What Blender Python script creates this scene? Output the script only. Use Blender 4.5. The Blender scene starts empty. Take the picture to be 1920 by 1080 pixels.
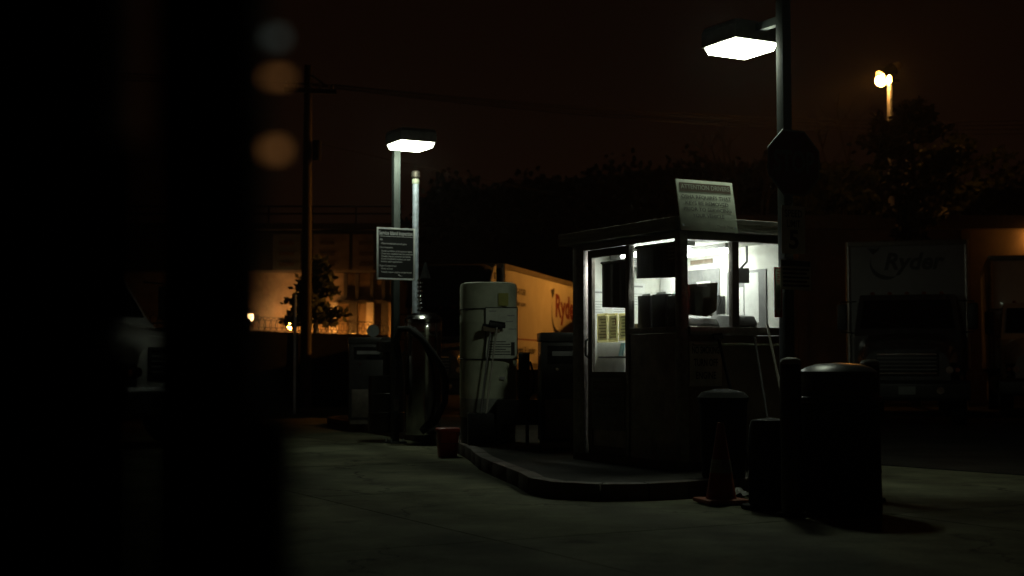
import bpy, bmesh, math, random
from mathutils import Vector, Matrix
random.seed(7)
R = math.radians
S = bpy.context.scene
COL = S.collection

# ------------------------------------------------------------------ camera
F_PX, CAM_Z, HORIZON = 2600.0, 1.2, 685.0
PITCH = math.atan((HORIZON - 540.0) / F_PX)
cam_d = bpy.data.cameras.new('camera')
cam = bpy.data.objects.new('camera', cam_d); COL.objects.link(cam)
cam_d.sensor_width = 36.0
cam_d.lens = F_PX / 1920.0 * 36.0
cam.location = (0, 0, CAM_Z)
cam.rotation_euler = (math.pi / 2 + PITCH, 0, 0)
cam_d.clip_start = 0.05; cam_d.clip_end = 1500
cam_d.dof.use_dof = True
cam_d.dof.focus_distance = 14.5
cam_d.dof.aperture_fstop = 1.65
S.camera = cam

# ------------------------------------------------------------------ night sky
W = bpy.data.worlds.new('World'); S.world = W; W.use_nodes = True
nt = W.node_tree; nt.nodes.clear()
o_ = nt.nodes.new('ShaderNodeOutputWorld'); b_ = nt.nodes.new('ShaderNodeBackground')
tc_ = nt.nodes.new('ShaderNodeTexCoord'); sx_ = nt.nodes.new('ShaderNodeSeparateXYZ')
rp_ = nt.nodes.new('ShaderNodeValToRGB')
nt.links.new(tc_.outputs['Generated'], sx_.inputs[0]); nt.links.new(sx_.outputs['Z'], rp_.inputs[0])
rp_.color_ramp.elements[0].position = 0.0; rp_.color_ramp.elements[0].color = (0.0050, 0.0019, 0.0008, 1)
rp_.color_ramp.elements[1].position = 0.55; rp_.color_ramp.elements[1].color = (0.0013, 0.0007, 0.0005, 1)
nt.links.new(rp_.outputs[0], b_.inputs[0]); b_.inputs[1].default_value = 1.0
nt.links.new(b_.outputs[0], o_.inputs[0])

S.view_settings.view_transform = 'Standard'
S.view_settings.look = 'None'
S.view_settings.exposure = 0.0
S.view_settings.gamma = 1.0
S.render.engine = 'CYCLES'
S.cycles.use_denoising = True
S.cycles.max_bounces = 7
S.cycles.diffuse_bounces = 3
S.cycles.transparent_max_bounces = 12
S.cycles.sample_clamp_indirect = 4.0
S.cycles.caustics_reflective = False
S.cycles.caustics_refractive = False

# ------------------------------------------------------------------ lamp strengths
AREA_LAMP = 35.0        # white yard lamps
SODIUM_BEAM = 18500.0          # unseen beam lamp added to the tall mast to light the truck
TUBE = 40.0             # fluorescent tubes in the booth

def P(px, py, D):
    """photo pixel at distance D (along +Y) -> world point"""
    a = (px - 960) / F_PX; b = (540 - py) / F_PX
    c, s = math.cos(PITCH), math.sin(PITCH)
    k = D / (c - b * s)
    return Vector((k * a, D, CAM_Z + k * (s + b * c)))

# ------------------------------------------------------------------ materials
MATS = {}
def mat(name, col, rough=0.6, metal=0.0, var=0.15, scale=6.0, bump=0.0, spec=0.5, coat=0.0, col2=None):
    if name in MATS: return MATS[name]
    m = bpy.data.materials.new(name); m.use_nodes = True
    n = m.node_tree.nodes; l = m.node_tree.links
    p = n['Principled BSDF']
    g = n.new('ShaderNodeNewGeometry')
    t = n.new('ShaderNodeTexNoise'); t.inputs['Scale'].default_value = scale
    t.inputs['Detail'].default_value = 5; t.inputs['Roughness'].default_value = 0.65
    l.new(g.outputs['Position'], t.inputs['Vector'])
    r = n.new('ShaderNodeValToRGB')
    c2 = col2 if col2 else tuple(max(0, c * (1 - 2.2 * var)) for c in col)
    c1 = tuple(min(1, c * (1 + var)) for c in col)
    r.color_ramp.elements[0].position = 0.3; r.color_ramp.elements[0].color = (*c2, 1)
    r.color_ramp.elements[1].position = 0.68; r.color_ramp.elements[1].color = (*c1, 1)
    l.new(t.outputs[0], r.inputs[0]); l.new(r.outputs[0], p.inputs['Base Color'])
    mr = n.new('ShaderNodeMapRange')
    mr.inputs['To Min'].default_value = max(0.03, rough - 0.12); mr.inputs['To Max'].default_value = min(1, rough + 0.12)
    l.new(t.outputs[0], mr.inputs[0]); l.new(mr.outputs[0], p.inputs['Roughness'])
    p.inputs['Metallic'].default_value = metal
    p.inputs['Specular IOR Level'].default_value = spec
    p.inputs['Coat Weight'].default_value = coat
    if bump:
        b = n.new('ShaderNodeBump'); b.inputs['Strength'].default_value = bump; b.inputs['Distance'].default_value = 0.01
        t2 = n.new('ShaderNodeTexNoise'); t2.inputs['Scale'].default_value = scale * 9; t2.inputs['Detail'].default_value = 4
        l.new(g.outputs['Position'], t2.inputs['Vector'])
        l.new(t2.outputs[0], b.inputs['Height']); l.new(b.outputs[0], p.inputs['Normal'])
    MATS[name] = m
    return m

def emit(name, col, strength):
    if name in MATS: return MATS[name]
    m = bpy.data.materials.new(name); m.use_nodes = True
    n = m.node_tree.nodes; l = m.node_tree.links; n.clear()
    o = n.new('ShaderNodeOutputMaterial'); e = n.new('ShaderNodeEmission')
    e.inputs[0].default_value = (*col, 1); e.inputs[1].default_value = strength
    l.new(e.outputs[0], o.inputs[0]); MATS[name] = m
    return m

def glass(name, tint=(0.93, 0.96, 0.93), refl=0.06, dirt=0.03):
    if name in MATS: return MATS[name]
    m = bpy.data.materials.new(name); m.use_nodes = True
    n = m.node_tree.nodes; l = m.node_tree.links; n.clear()
    o = n.new('ShaderNodeOutputMaterial'); t = n.new('ShaderNodeBsdfTransparent'); g = n.new('ShaderNodeBsdfGlossy')
    d = n.new('ShaderNodeBsdfDiffuse'); m1 = n.new('ShaderNodeMixShader'); m2 = n.new('ShaderNodeMixShader')
    t.inputs[0].default_value = (*tint, 1); g.inputs['Roughness'].default_value = 0.04
    ge = n.new('ShaderNodeNewGeometry'); nz = n.new('ShaderNodeTexNoise'); nz.inputs['Scale'].default_value = 7
    mr = n.new('ShaderNodeMapRange'); mr.inputs['From Min'].default_value = 0.4; mr.inputs['To Min'].default_value = 0.0; mr.inputs['To Max'].default_value = dirt * 2
    l.new(ge.outputs['Position'], nz.inputs['Vector']); l.new(nz.outputs[0], mr.inputs[0])
    d.inputs[0].default_value = (0.6, 0.6, 0.55, 1)
    m1.inputs[0].default_value = refl
    l.new(t.outputs[0], m1.inputs[1]); l.new(g.outputs[0], m1.inputs[2])
    l.new(mr.outputs[0], m2.inputs[0]); l.new(m1.outputs[0], m2.inputs[1]); l.new(d.outputs[0], m2.inputs[2])
    l.new(m2.outputs[0], o.inputs[0]); MATS[name] = m
    return m

def concrete(name, base, dark, crack=True, stain=0.55):
    """worn concrete: blotches, oil stains, hairline cracks (world coordinates)"""
    m = bpy.data.materials.new(name); m.use_nodes = True
    n = m.node_tree.nodes; l = m.node_tree.links; p = n['Principled BSDF']
    g = n.new('ShaderNodeNewGeometry')
    def noise(sc, det=6, ro=0.6, dist=0.0):
        t = n.new('ShaderNodeTexNoise'); t.inputs['Scale'].default_value = sc; t.inputs['Detail'].default_value = det
        t.inputs['Roughness'].default_value = ro; t.inputs['Distortion'].default_value = dist
        l.new(g.outputs['Position'], t.inputs['Vector']); return t
    a = noise(0.9, 8, 0.7); bl = noise(0.28, 5, 0.6, 0.6); fine = noise(55, 3, 0.7)
    r = n.new('ShaderNodeValToRGB'); r.color_ramp.elements[0].position = 0.36; r.color_ramp.elements[1].position = 0.64
    r.color_ramp.elements[0].color = (*[c * 0.42 for c in base], 1); r.color_ramp.elements[1].color = (*base, 1)
    l.new(a.outputs[0], r.inputs[0])
    mx = n.new('ShaderNodeMixRGB'); mx.inputs[2].default_value = (*dark, 1)
    sr = n.new('ShaderNodeMapRange'); sr.inputs['From Min'].default_value = 0.52; sr.inputs['From Max'].default_value = 0.68
    sr.inputs['To Max'].default_value = stain
    l.new(bl.outputs[0], sr.inputs[0]); l.new(sr.outputs[0], mx.inputs[0]); l.new(r.outputs[0], mx.inputs[1])
    mf = n.new('ShaderNodeMixRGB'); mf.blend_type = 'MULTIPLY'; mf.inputs[0].default_value = 0.5
    fr = n.new('ShaderNodeMapRange'); fr.inputs['From Min'].default_value = 0.3; fr.inputs['From Max'].default_value = 0.7
    fr.inputs['To Min'].default_value = 0.55; fr.inputs['To Max'].default_value = 1.15
    l.new(fine.outputs[0], fr.inputs[0]); l.new(mx.outputs[0], mf.inputs[1]); l.new(fr.outputs[0], mf.inputs[2])
    out = mf
    bmp = n.new('ShaderNodeBump'); bmp.inputs['Strength'].default_value = 0.5; bmp.inputs['Distance'].default_value = 0.006
    if crack:
        wob = noise(1.6, 5, 0.6)
        vm = n.new('ShaderNodeVectorMath'); vm.operation = 'MULTIPLY_ADD'
        l.new(wob.outputs['Color'], vm.inputs[0]); vm.inputs[1].default_value = (1.1, 1.1, 0); l.new(g.outputs['Position'], vm.inputs[2])
        fl = n.new('ShaderNodeVectorMath'); fl.operation = 'MULTIPLY'; fl.inputs[1].default_value = (1, 1, 0); l.new(vm.outputs[0], fl.inputs[0])
        v = n.new('ShaderNodeTexVoronoi'); v.feature = 'DISTANCE_TO_EDGE'; v.inputs['Scale'].default_value = 0.23
        l.new(fl.outputs[0], v.inputs['Vector'])
        cr = n.new('ShaderNodeMapRange'); cr.inputs['From Min'].default_value = 0.0; cr.inputs['From Max'].default_value = 0.006
        l.new(v.outputs['Distance'], cr.inputs[0])
        pm_ = noise(0.8, 3, 0.5); pr_ = n.new('ShaderNodeMapRange'); pr_.inputs['From Min'].default_value = 0.42; pr_.inputs['From Max'].default_value = 0.56
        l.new(pm_.outputs[0], pr_.inputs[0])
        inv = n.new('ShaderNodeMath'); inv.operation = 'SUBTRACT'; inv.inputs[0].default_value = 1.0; l.new(cr.outputs[0], inv.inputs[1])
        mu = n.new('ShaderNodeMath'); mu.operation = 'MULTIPLY'; l.new(inv.outputs[0], mu.inputs[0]); l.new(pr_.outputs[0], mu.inputs[1])
        i2 = n.new('ShaderNodeMath'); i2.operation = 'SUBTRACT'; i2.inputs[0].default_value = 1.0; l.new(mu.outputs[0], i2.inputs[1])
        cr = i2
        dp = n.new('ShaderNodeTexVoronoi'); dp.inputs['Scale'].default_value = 1.1; dp.inputs['Randomness'].default_value = 1.0; l.new(fl.outputs[0], dp.inputs['Vector'])
        dr = n.new('ShaderNodeMapRange'); dr.inputs['From Min'].default_value = 0.05; dr.inputs['From Max'].default_value = 0.17; dr.inputs['To Min'].default_value = 0.45
        l.new(dp.outputs['Distance'], dr.inputs[0])
        md = n.new('ShaderNodeMixRGB'); md.inputs[1].default_value = (*dark, 1); l.new(dr.outputs[0], md.inputs[0]); l.new(out.outputs[0], md.inputs[2]); out = md
        # tyre-worn lanes running along the island
        rot = n.new('ShaderNodeMapping'); rot.inputs['Rotation'].default_value = (0, 0, R(-20)); l.new(g.outputs['Position'], rot.inputs['Vector'])
        wv = n.new('ShaderNodeTexWave'); wv.inputs['Scale'].default_value = 0.16; wv.inputs['Distortion'].default_value = 2.2; wv.inputs['Detail'].default_value = 3; wv.inputs['Detail Scale'].default_value = 0.6
        l.new(rot.outputs[0], wv.inputs['Vector'])
        wr = n.new('ShaderNodeMapRange'); wr.inputs['From Min'].default_value = 0.72; wr.inputs['From Max'].default_value = 1.0; wr.inputs['To Max'].default_value = 0.38
        l.new(wv.outputs[0], wr.inputs[0])
        mw = n.new('ShaderNodeMixRGB'); mw.inputs[2].default_value = (*dark, 1); l.new(wr.outputs[0], mw.inputs[0]); l.new(out.outputs[0], mw.inputs[1]); out = mw
        mc = n.new('ShaderNodeMixRGB'); mc.inputs[1].default_value = (*[c * 0.9 for c in dark], 1)
        l.new(cr.outputs[0], mc.inputs[0]); l.new(out.outputs[0], mc.inputs[2]); out = mc
        ad = n.new('ShaderNodeMath'); ad.operation = 'ADD'; l.new(cr.outputs[0], ad.inputs[0]); l.new(fine.outputs[0], ad.inputs[1])
        l.new(ad.outputs[0], bmp.inputs['Height'])
    else:
        l.new(fine.outputs[0], bmp.inputs['Height'])
    l.new(bmp.outputs[0], p.inputs['Normal'])
    l.new(out.outputs[0], p.inputs['Base Color']); p.inputs['Roughness'].default_value = 0.9; p.inputs['Specular IOR Level'].default_value = 0.12
    return m

M_slab = concrete('yard_concrete', (0.20, 0.205, 0.135), (0.028, 0.027, 0.02))
M_joint = concrete('joint_filler', (0.05, 0.048, 0.042), (0.02, 0.02, 0.018), crack=False)
M_asph = concrete('asphalt', (0.05, 0.048, 0.045), (0.025, 0.024, 0.022), crack=False)
M_isl = concrete('shade_darkened_island_concrete', (0.055, 0.052, 0.045), (0.02, 0.019, 0.016), crack=False, stain=0.8)  # base colour darkened so the booth's shadow reads black, plus oil stains
M_red_curb = mat('worn_red_curb_paint', (0.075, 0.068, 0.055), 0.75, var=0.1, scale=3.5, bump=0.3, col2=(0.06, 0.018, 0.012))
M_alu = mat('dull_aluminium', (0.32, 0.30, 0.27), 0.42, 0.85, 0.18, 14)
M_bronze = mat('bronze_aluminium', (0.15, 0.13, 0.11), 0.45, 0.6, 0.15, 10)
M_panel = mat('brushed_steel_panel', (0.42, 0.39, 0.36), 0.42, 0.45, 0.2, 5, bump=0.08)
M_tan = mat('tan_wall_panel', (0.26, 0.21, 0.15), 0.6, 0, 0.15, 4)
M_fascia = mat('fascia_metal', (0.36, 0.35, 0.29), 0.5, 0.1, 0.15, 4)
M_white_in = mat('white_interior', (0.78, 0.78, 0.72), 0.6, 0, 0.06, 3)
M_floor_in = mat('booth_floor', (0.16, 0.14, 0.12), 0.6, 0, 0.2, 8)
M_white = mat('white_paint', (0.72, 0.72, 0.70), 0.4, 0, 0.07, 2.5)
M_paper = mat('paper', (0.82, 0.82, 0.80), 0.8, 0, 0.04, 6)
M_yellowp = mat('yellow_card', (0.72, 0.62, 0.26), 0.7, 0, 0.08, 6)
M_bluep = mat('blue_card', (0.25, 0.50, 0.72), 0.7, 0, 0.06, 6)
M_ink = mat('grey_print', (0.30, 0.30, 0.30), 0.8, 0, 0.05, 6)
M_black = mat('black_plastic', (0.016, 0.016, 0.016), 0.45, 0, 0.2, 12)
M_blackm = mat('black_metal_paint', (0.022, 0.021, 0.02), 0.35, 0, 0.2, 8)
M_matte = mat('matte_black_steel', (0.006, 0.006, 0.006), 0.9, 0, 0.2, 8, spec=0.05)
M_rubber = mat('rubber', (0.012, 0.012, 0.012), 0.85, 0, 0.2, 12, spec=0.25)
M_brown = mat('brown_board', (0.17, 0.125, 0.08), 0.75, 0, 0.2, 10)
M_grey = mat('grey_machine_plastic', (0.20, 0.20, 0.20), 0.5, 0, 0.12, 8)
M_polep = mat('lamp_pole_paint', (0.055, 0.065, 0.062), 0.6, 0, 0.12, 5, spec=0.3)
M_grey2 = mat('pale_grey_paint', (0.20, 0.22, 0.21), 0.5, 0, 0.1, 5)
M_galv = mat('galvanised_pipe', (0.52, 0.58, 0.68), 0.42, 0.35, 0.12, 12)
M_chrome = mat('chrome', (0.72, 0.72, 0.72), 0.16, 1.0, 0.05, 10)
M_steel = mat('stainless_drum', (0.30, 0.30, 0.30), 0.17, 1.0, 0.08, 6)
M_sign = mat('sign_face_white', (0.62, 0.65, 0.55), 0.55, 0, 0.12, 4)
M_signlit = mat('roof_sign_face', (0.74, 0.80, 0.66), 0.55, 0, 0.08, 4)
M_signbrown = mat('faded_sign_band', (0.20, 0.15, 0.11), 0.6, 0, 0.1, 8)
M_signtext = mat('faded_sign_text', (0.17, 0.17, 0.15), 0.7, 0, 0.15, 20)
M_signblack = mat('sign_face_black', (0.008, 0.008, 0.009), 0.5, 0, 0.1, 6)
M_signwhite = mat('sign_print_white', (0.7, 0.72, 0.72), 0.6, 0, 0.05, 8)
M_stopred = mat('stop_red', (0.14, 0.012, 0.012), 0.45, 0, 0.1, 4)
M_firered = mat('fire_sign_red', (0.5, 0.04, 0.025), 0.45, 0, 0.08, 6)
M_orange = mat('cone_orange', (0.26, 0.055, 0.018), 0.55, 0, 0.12, 8)
M_redplastic = mat('red_plastic', (0.28, 0.025, 0.015), 0.5, 0, 0.12, 8)
M_tank = mat('white_poly_tank', (0.44, 0.47, 0.35), 0.6, 0, 0.14, 3)
M_tankdark = mat('grimy_tank_skirt', (0.26, 0.27, 0.24), 0.6, 0, 0.2, 5)
M_yellow = mat('yellow_label', (0.36, 0.35, 0.08), 0.6, 0, 0.1, 8)
M_wood = mat('pole_wood', (0.045, 0.035, 0.028), 0.85, 0, 0.25, 6, bump=0.4)
M_handle = mat('pale_handle', (0.45, 0.43, 0.36), 0.5, 0, 0.12, 9)
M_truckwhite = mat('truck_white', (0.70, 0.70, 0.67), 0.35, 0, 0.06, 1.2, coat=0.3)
M_boxdim = mat('dimmed_box_white', (0.30, 0.30, 0.30), 0.45, 0, 0.1, 1.2)  # copy of the truck white, greyed to stand for weaker light
M_decaldim = mat('dimmed_decal', (0.05, 0.05, 0.05), 0.5, 0, 0.1, 3)  # lettering toned to go with the dimmed box front
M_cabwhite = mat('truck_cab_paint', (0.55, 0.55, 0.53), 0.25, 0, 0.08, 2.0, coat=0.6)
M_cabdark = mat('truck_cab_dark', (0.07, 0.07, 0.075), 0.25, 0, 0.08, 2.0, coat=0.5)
M_truckred = mat('decal_red', (0.20, 0.02, 0.015), 0.5, 0, 0.04, 6)
M_truckblack = mat('decal_black', (0.02, 0.02, 0.02), 0.5, 0, 0.04, 6)
M_trail = mat('rail_aluminium', (0.42, 0.40, 0.37), 0.35, 0.8, 0.15, 6)
M_wsglass = mat('dark_cab_glass', (0.008, 0.009, 0.01), 0.08, 0, 0.05, 4, spec=0.6)
M_bldg = mat('stucco_wall', (0.36, 0.28, 0.20), 0.8, 0, 0.25, 0.9, bump=0.2)
M_bldgdark = mat('dark_cladding', (0.07, 0.065, 0.06), 0.75, 0, 0.2, 1.2)
M_colmn = mat('pale_column', (0.6, 0.56, 0.5), 0.7, 0, 0.1, 2)
M_ware = mat('warehouse_wall', (0.24, 0.17, 0.12), 0.8, 0, 0.15, 1.0)
M_fence = mat('dark_fence_slats', (0.004, 0.004, 0.004), 0.9, 0, 0.2, 4, spec=0.03)
M_wire = mat('wire', (0.02, 0.02, 0.02), 0.9, 0.0, 0.1, 6, spec=0.05)
M_razor = mat('razor_wire_steel', (0.10, 0.10, 0.10), 0.5, 0.6, 0.1, 6)
M_leaf = mat('dark_foliage', (0.035, 0.05, 0.022), 0.7, 0, 0.3, 5)
M_bark = mat('bark', (0.05, 0.04, 0.03), 0.9, 0, 0.3, 7)
M_hill = mat('hillside', (0.03, 0.035, 0.02), 0.95, 0, 0.3, 0.2)
M_glass = glass('window_glass', dirt=0.045)
M_lamp = emit('white_lamp_lens', (0.88, 1.0, 0.76), AREA_LAMP)
M_sodbeam = emit('sodium_beam_lens', (1.0, 0.37, 0.05), SODIUM_BEAM)
M_sodglow = emit('sodium_bulb', (1.0, 0.40, 0.075), 150.0)
M_sod2 = emit('sodium_lens_dim', (1.0, 0.40, 0.075), 60.0)
M_sodwall = emit('sodium_wall_lens', (1.0, 0.36, 0.06), 140.0)
M_sodware = emit('sodium_warehouse_lens', (1.0, 0.42, 0.08), 20.0)
M_whitewall = emit('white_wall_lens', (1.0, 0.58, 0.24), 75.0)
M_tube = emit('fluorescent_tube', (0.97, 1.0, 0.94), TUBE)
M_glint_amber = emit('amber_glint', (1.0, 0.42, 0.12), 0.19)  # glow standing for an orange lamp reflection, not a lamp
M_glint_pale = emit('pale_glint', (0.62, 0.75, 0.66), 0.06)  # glow standing for a pale lamp reflection, not a lamp

def thin_paper(name, col):
    m = bpy.data.materials.new(name); m.use_nodes = True
    n = m.node_tree.nodes; l = m.node_tree.links; n.clear()
    o = n.new('ShaderNodeOutputMaterial'); d = n.new('ShaderNodeBsdfDiffuse'); t = n.new('ShaderNodeBsdfTranslucent'); x = n.new('ShaderNodeMixShader')
    d.inputs[0].default_value = (*col, 1); t.inputs[0].default_value = (*col, 1); x.inputs[0].default_value = 0.45
    l.new(d.outputs[0], x.inputs[1]); l.new(t.outputs[0], x.inputs[2]); l.new(x.outputs[0], o.inputs[0]); return m
M_thin = thin_paper('thin_paper', (0.80, 0.80, 0.76)); M_thiny = thin_paper('thin_yellow_card', (0.75, 0.66, 0.30))
# ------------------------------------------------------------------ mesh builder
class MB:
    def __init__(self): self.v = []; self.f = []
    def add(self, vs, fs):
        k = len(self.v); self.v += [tuple(p) for p in vs]; self.f += [tuple(i + k for i in f) for f in fs]; return self
    def box(self, x0, x1, y0, y1, z0, z1, M=None):
        vs = [Vector((x, y, z)) for z in (z0, z1) for y in (y0, y1) for x in (x0, x1)]
        if M is not None: vs = [M @ v for v in vs]
        return self.add(vs, [(0, 2, 3, 1), (4, 5, 7, 6), (0, 1, 5, 4), (2, 6, 7, 3), (0, 4, 6, 2), (1, 3, 7, 5)])
    def cyl(self, p0, p1, r0, r1=None, n=12):
        r1 = r0 if r1 is None else r1
        p0 = Vector(p0); p1 = Vector(p1); d = (p1 - p0).normalized()
        a = d.orthogonal().normalized(); b = d.cross(a)
        vs = []
        for p, r in ((p0, r0), (p1, r1)):
            for i in range(n):
                t = 2 * math.pi * i / n; vs.append(p + a * r * math.cos(t) + b * r * math.sin(t))
        fs = [(i, (i + 1) % n, n + (i + 1) % n, n + i) for i in range(n)]
        fs += [tuple(range(n))[::-1], tuple(range(n, 2 * n))]
        return self.add(vs, fs)
    def lathe(self, prof, n=28, c=(0, 0), pw=2.0, sx=1.0, sy=1.0):
        vs = []; fs = []
        for r, z in prof:
            for i in range(n):
                t = 2 * math.pi * i / n; ct, st = math.cos(t), math.sin(t)
                k = (abs(ct) ** pw + abs(st) ** pw) ** (-1 / pw)
                vs.append((c[0] + r * k * ct * sx, c[1] + r * k * st * sy, z))
        for j in range(len(prof) - 1):
            for i in range(n):
                fs.append((j * n + i, j * n + (i + 1) % n, (j + 1) * n + (i + 1) % n, (j + 1) * n + i))
        fs += [tuple(range(n))[::-1], tuple(range((len(prof) - 1) * n, len(prof) * n))]
        return self.add(vs, fs)
    def tube(self, pts, r, n=8, r1=None):
        pts = [Vector(p) for p in pts]; vs = []; fs = []; m = len(pts)
        r1 = r if r1 is None else r1
        prev = None
        for j, p in enumerate(pts):
            d = (pts[min(j + 1, m - 1)] - pts[max(j - 1, 0)]).normalized()
            a = d.orthogonal().normalized() if prev is None else (prev - d * prev.dot(d)).normalized()
            prev = a; b = d.cross(a); rr = r + (r1 - r) * j / max(1, m - 1)
            for i in range(n):
                t = 2 * math.pi * i / n; vs.append(p + a * rr * math.cos(t) + b * rr * math.sin(t))
        for j in range(m - 1):
            for i in range(n):
                fs.append((j * n + i, j * n + (i + 1) % n, (j + 1) * n + (i + 1) % n, (j + 1) * n + i))
        fs += [tuple(range(n))[::-1], tuple(range((m - 1) * n, m * n))]
        return self.add(vs, fs)
    def prism(self, poly, z0, z1):
        n = len(poly)
        vs = [(x, y, z0) for x, y in poly] + [(x, y, z1) for x, y in poly]
        fs = [(i, (i + 1) % n, n + (i + 1) % n, n + i) for i in range(n)] + [tuple(range(n))[::-1], tuple(range(n, 2 * n))]
        return self.add(vs, fs)
    def prof_x(self, poly, x0, x1, taper=None):
        """poly in (y,z) extruded along x; taper(y,z)->half width scale"""
        n = len(poly); tp = taper or (lambda y, z: 1.0)
        vs = [(x0 * tp(y, z), y, z) for y, z in poly] + [(x1 * tp(y, z), y, z) for y, z in poly]
        fs = [(i, (i + 1) % n, n + (i + 1) % n, n + i) for i in range(n)] + [tuple(range(n))[::-1], tuple(range(n, 2 * n))]
        return self.add(vs, fs)
    def build(self, name, m, parent=None, bevel=0.0, smooth=False, seg=2):
        me = bpy.data.meshes.new(name); me.from_pydata(self.v, [], self.f)
        bm = bmesh.new(); bm.from_mesh(me); bmesh.ops.recalc_face_normals(bm, faces=bm.faces)
        if bevel:
            bmesh.ops.bevel(bm, geom=list(bm.edges), offset=bevel, segments=seg, profile=0.6, affect='EDGES', clamp_overlap=True)
        bm.to_mesh(me); bm.free()
        if smooth or bevel:
            me.shade_smooth(); me.set_sharp_from_angle(angle=R(38))
        me.materials.append(m)
        o = bpy.data.objects.new(name, me); COL.objects.link(o)
        if parent: o.parent = parent
        return o

def box(name, m, parent, x0, x1, y0, y1, z0, z1, bevel=0.0):
    return MB().box(x0, x1, y0, y1, z0, z1).build(name, m, parent, bevel)

def tag(o, label, cat, group=None, kind=None):
    if label: o['label'] = label
    if cat: o['category'] = cat
    if group: o['group'] = group
    if kind: o['kind'] = kind
    return o
def thing(name, label, cat, loc=(0, 0, 0), rz=0.0, group=None):
    o = bpy.data.objects.new(name, None); COL.objects.link(o); o.empty_display_size = 0.2
    o.location = loc; o.rotation_euler = (0, 0, rz)
    return tag(o, label, cat, group)
def struct(o): o['kind'] = 'structure'; return o
def copy_tree(o, parent=None):
    c = o.copy(); COL.objects.link(c)
    if parent: c.parent = parent
    for ch in list(o.children): copy_tree(ch, c)
    return c

FRONT = Matrix(((1, 0, 0), (0, 0, -1), (0, 1, 0)))      # text plane facing -y
RIGHT = Matrix(((0, 0, 1), (1, 0, 0), (0, 1, 0)))       # facing +x
LEFT = Matrix(((0, 0, -1), (-1, 0, 0), (0, 1, 0)))      # facing -x
def text(body, m, parent, loc, rot=FRONT, size=0.1, fit=None, bold=0.0, align='CENTER', shear=0.0, name='lettering', ext=0.0015):
    c = bpy.data.curves.new('t', 'FONT'); c.body = body; c.size = 1.0; c.align_x = align; c.align_y = 'CENTER'
    c.offset = bold; c.shear = shear; c.resolution_u = 3
    t = bpy.data.objects.new('t', c); COL.objects.link(t)
    dg = bpy.context.evaluated_depsgraph_get(); dg.update()
    me = bpy.data.meshes.new_from_object(t.evaluated_get(dg))
    bpy.data.objects.remove(t); bpy.data.curves.remove(c)
    xs = [v.co.x for v in me.vertices]
    if not xs: return None
    w = max(xs) - min(xs); lo = min(xs); mid = (max(xs) + lo) / 2
    sx = size if not fit else fit / w
    loc = Vector(loc)
    # one object per word: split where the gap between outlines is as wide as a space
    fs = [tuple(p.vertices) for p in me.polygons]; co = [v.co.copy() for v in me.vertices]
    iv = sorted((min(co[i].x for i in f), max(co[i].x for i in f)) for f in fs)
    cuts = []; end = iv[0][1]
    for a, b in iv:
        if a - end > 0.17 and size > 0.03: cuts.append((a + end) / 2)
        end = max(end, b)
    out = None
    for k in range(len(cuts) + 1):
        c0 = cuts[k - 1] if k else -1e9; c1 = cuts[k] if k < len(cuts) else 1e9
        sel = [f for f in fs if c0 < co[f[0]].x < c1]; idx = {}
        for f in sel:
            for i in f: idx.setdefault(i, len(idx))
        vs = [None] * len(idx)
        for i, j in idx.items():
            vs[j] = loc + rot @ Vector(((co[i].x - (mid if align == 'CENTER' else lo)) * sx, co[i].y * size, ext))
        m2 = bpy.data.meshes.new(name); m2.from_pydata(vs, [], [tuple(idx[i] for i in f) for f in sel]); m2.materials.append(m)
        o = bpy.data.objects.new(name, m2); COL.objects.link(o); out = out or o
        if parent: o.parent = parent
    bpy.data.meshes.remove(me)
    return out
def flat(poly, m, parent, loc, rot=FRONT, ext=0.0015, name='print'):
    loc = Vector(loc); n = len(poly)
    mb = MB(); vs = [loc + rot @ Vector((x, y, 0.0)) for x, y in poly] + [loc + rot @ Vector((x, y, ext)) for x, y in poly]
    mb.add(vs, [(i, (i + 1) % n, n + (i + 1) % n, n + i) for i in range(n)] + [tuple(range(n))[::-1], tuple(range(n, 2 * n))])
    return mb.build(name, m, parent)
def swoosh(m, parent, loc, rot, s, mdark=None):
    """crescent sweep with a small arrow tip at its upper end"""
    out = []; inn = []
    N = 18
    for i in range(N + 1):
        t = R(150 + 160 * i / N)
        out.append((0.62 * s * math.cos(t), 0.62 * s * math.sin(t)))
        k = math.sin(math.pi * (i / N) ** 1.4) * 0.17
        inn.append(((0.62 - k) * s * math.cos(t), (0.62 - k) * s * math.sin(t)))
    flat(out + inn[::-1], mdark or m, parent, loc, rot, name='logo_sweep')
    flat([(-0.72 * s, 0.62 * s), (-0.30 * s, 0.52 * s), (-0.22 * s, 0.70 * s), (-0.36 * s, 0.58 * s), (-0.50 * s, 0.38 * s)], m, parent, loc, rot, name='logo_tip')

# ------------------------------------------------------------------ orientation of the fuel lane
ANG = R(28.5)
U = Vector((math.cos(ANG), math.sin(ANG), 0)); V = Vector((-math.sin(ANG), math.cos(ANG), 0))
CORNER = Vector((1.68, 13.86, 0.15))
def BL(x, y, z): return CORNER + U * x + V * y + Vector((0, 0, z))

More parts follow.
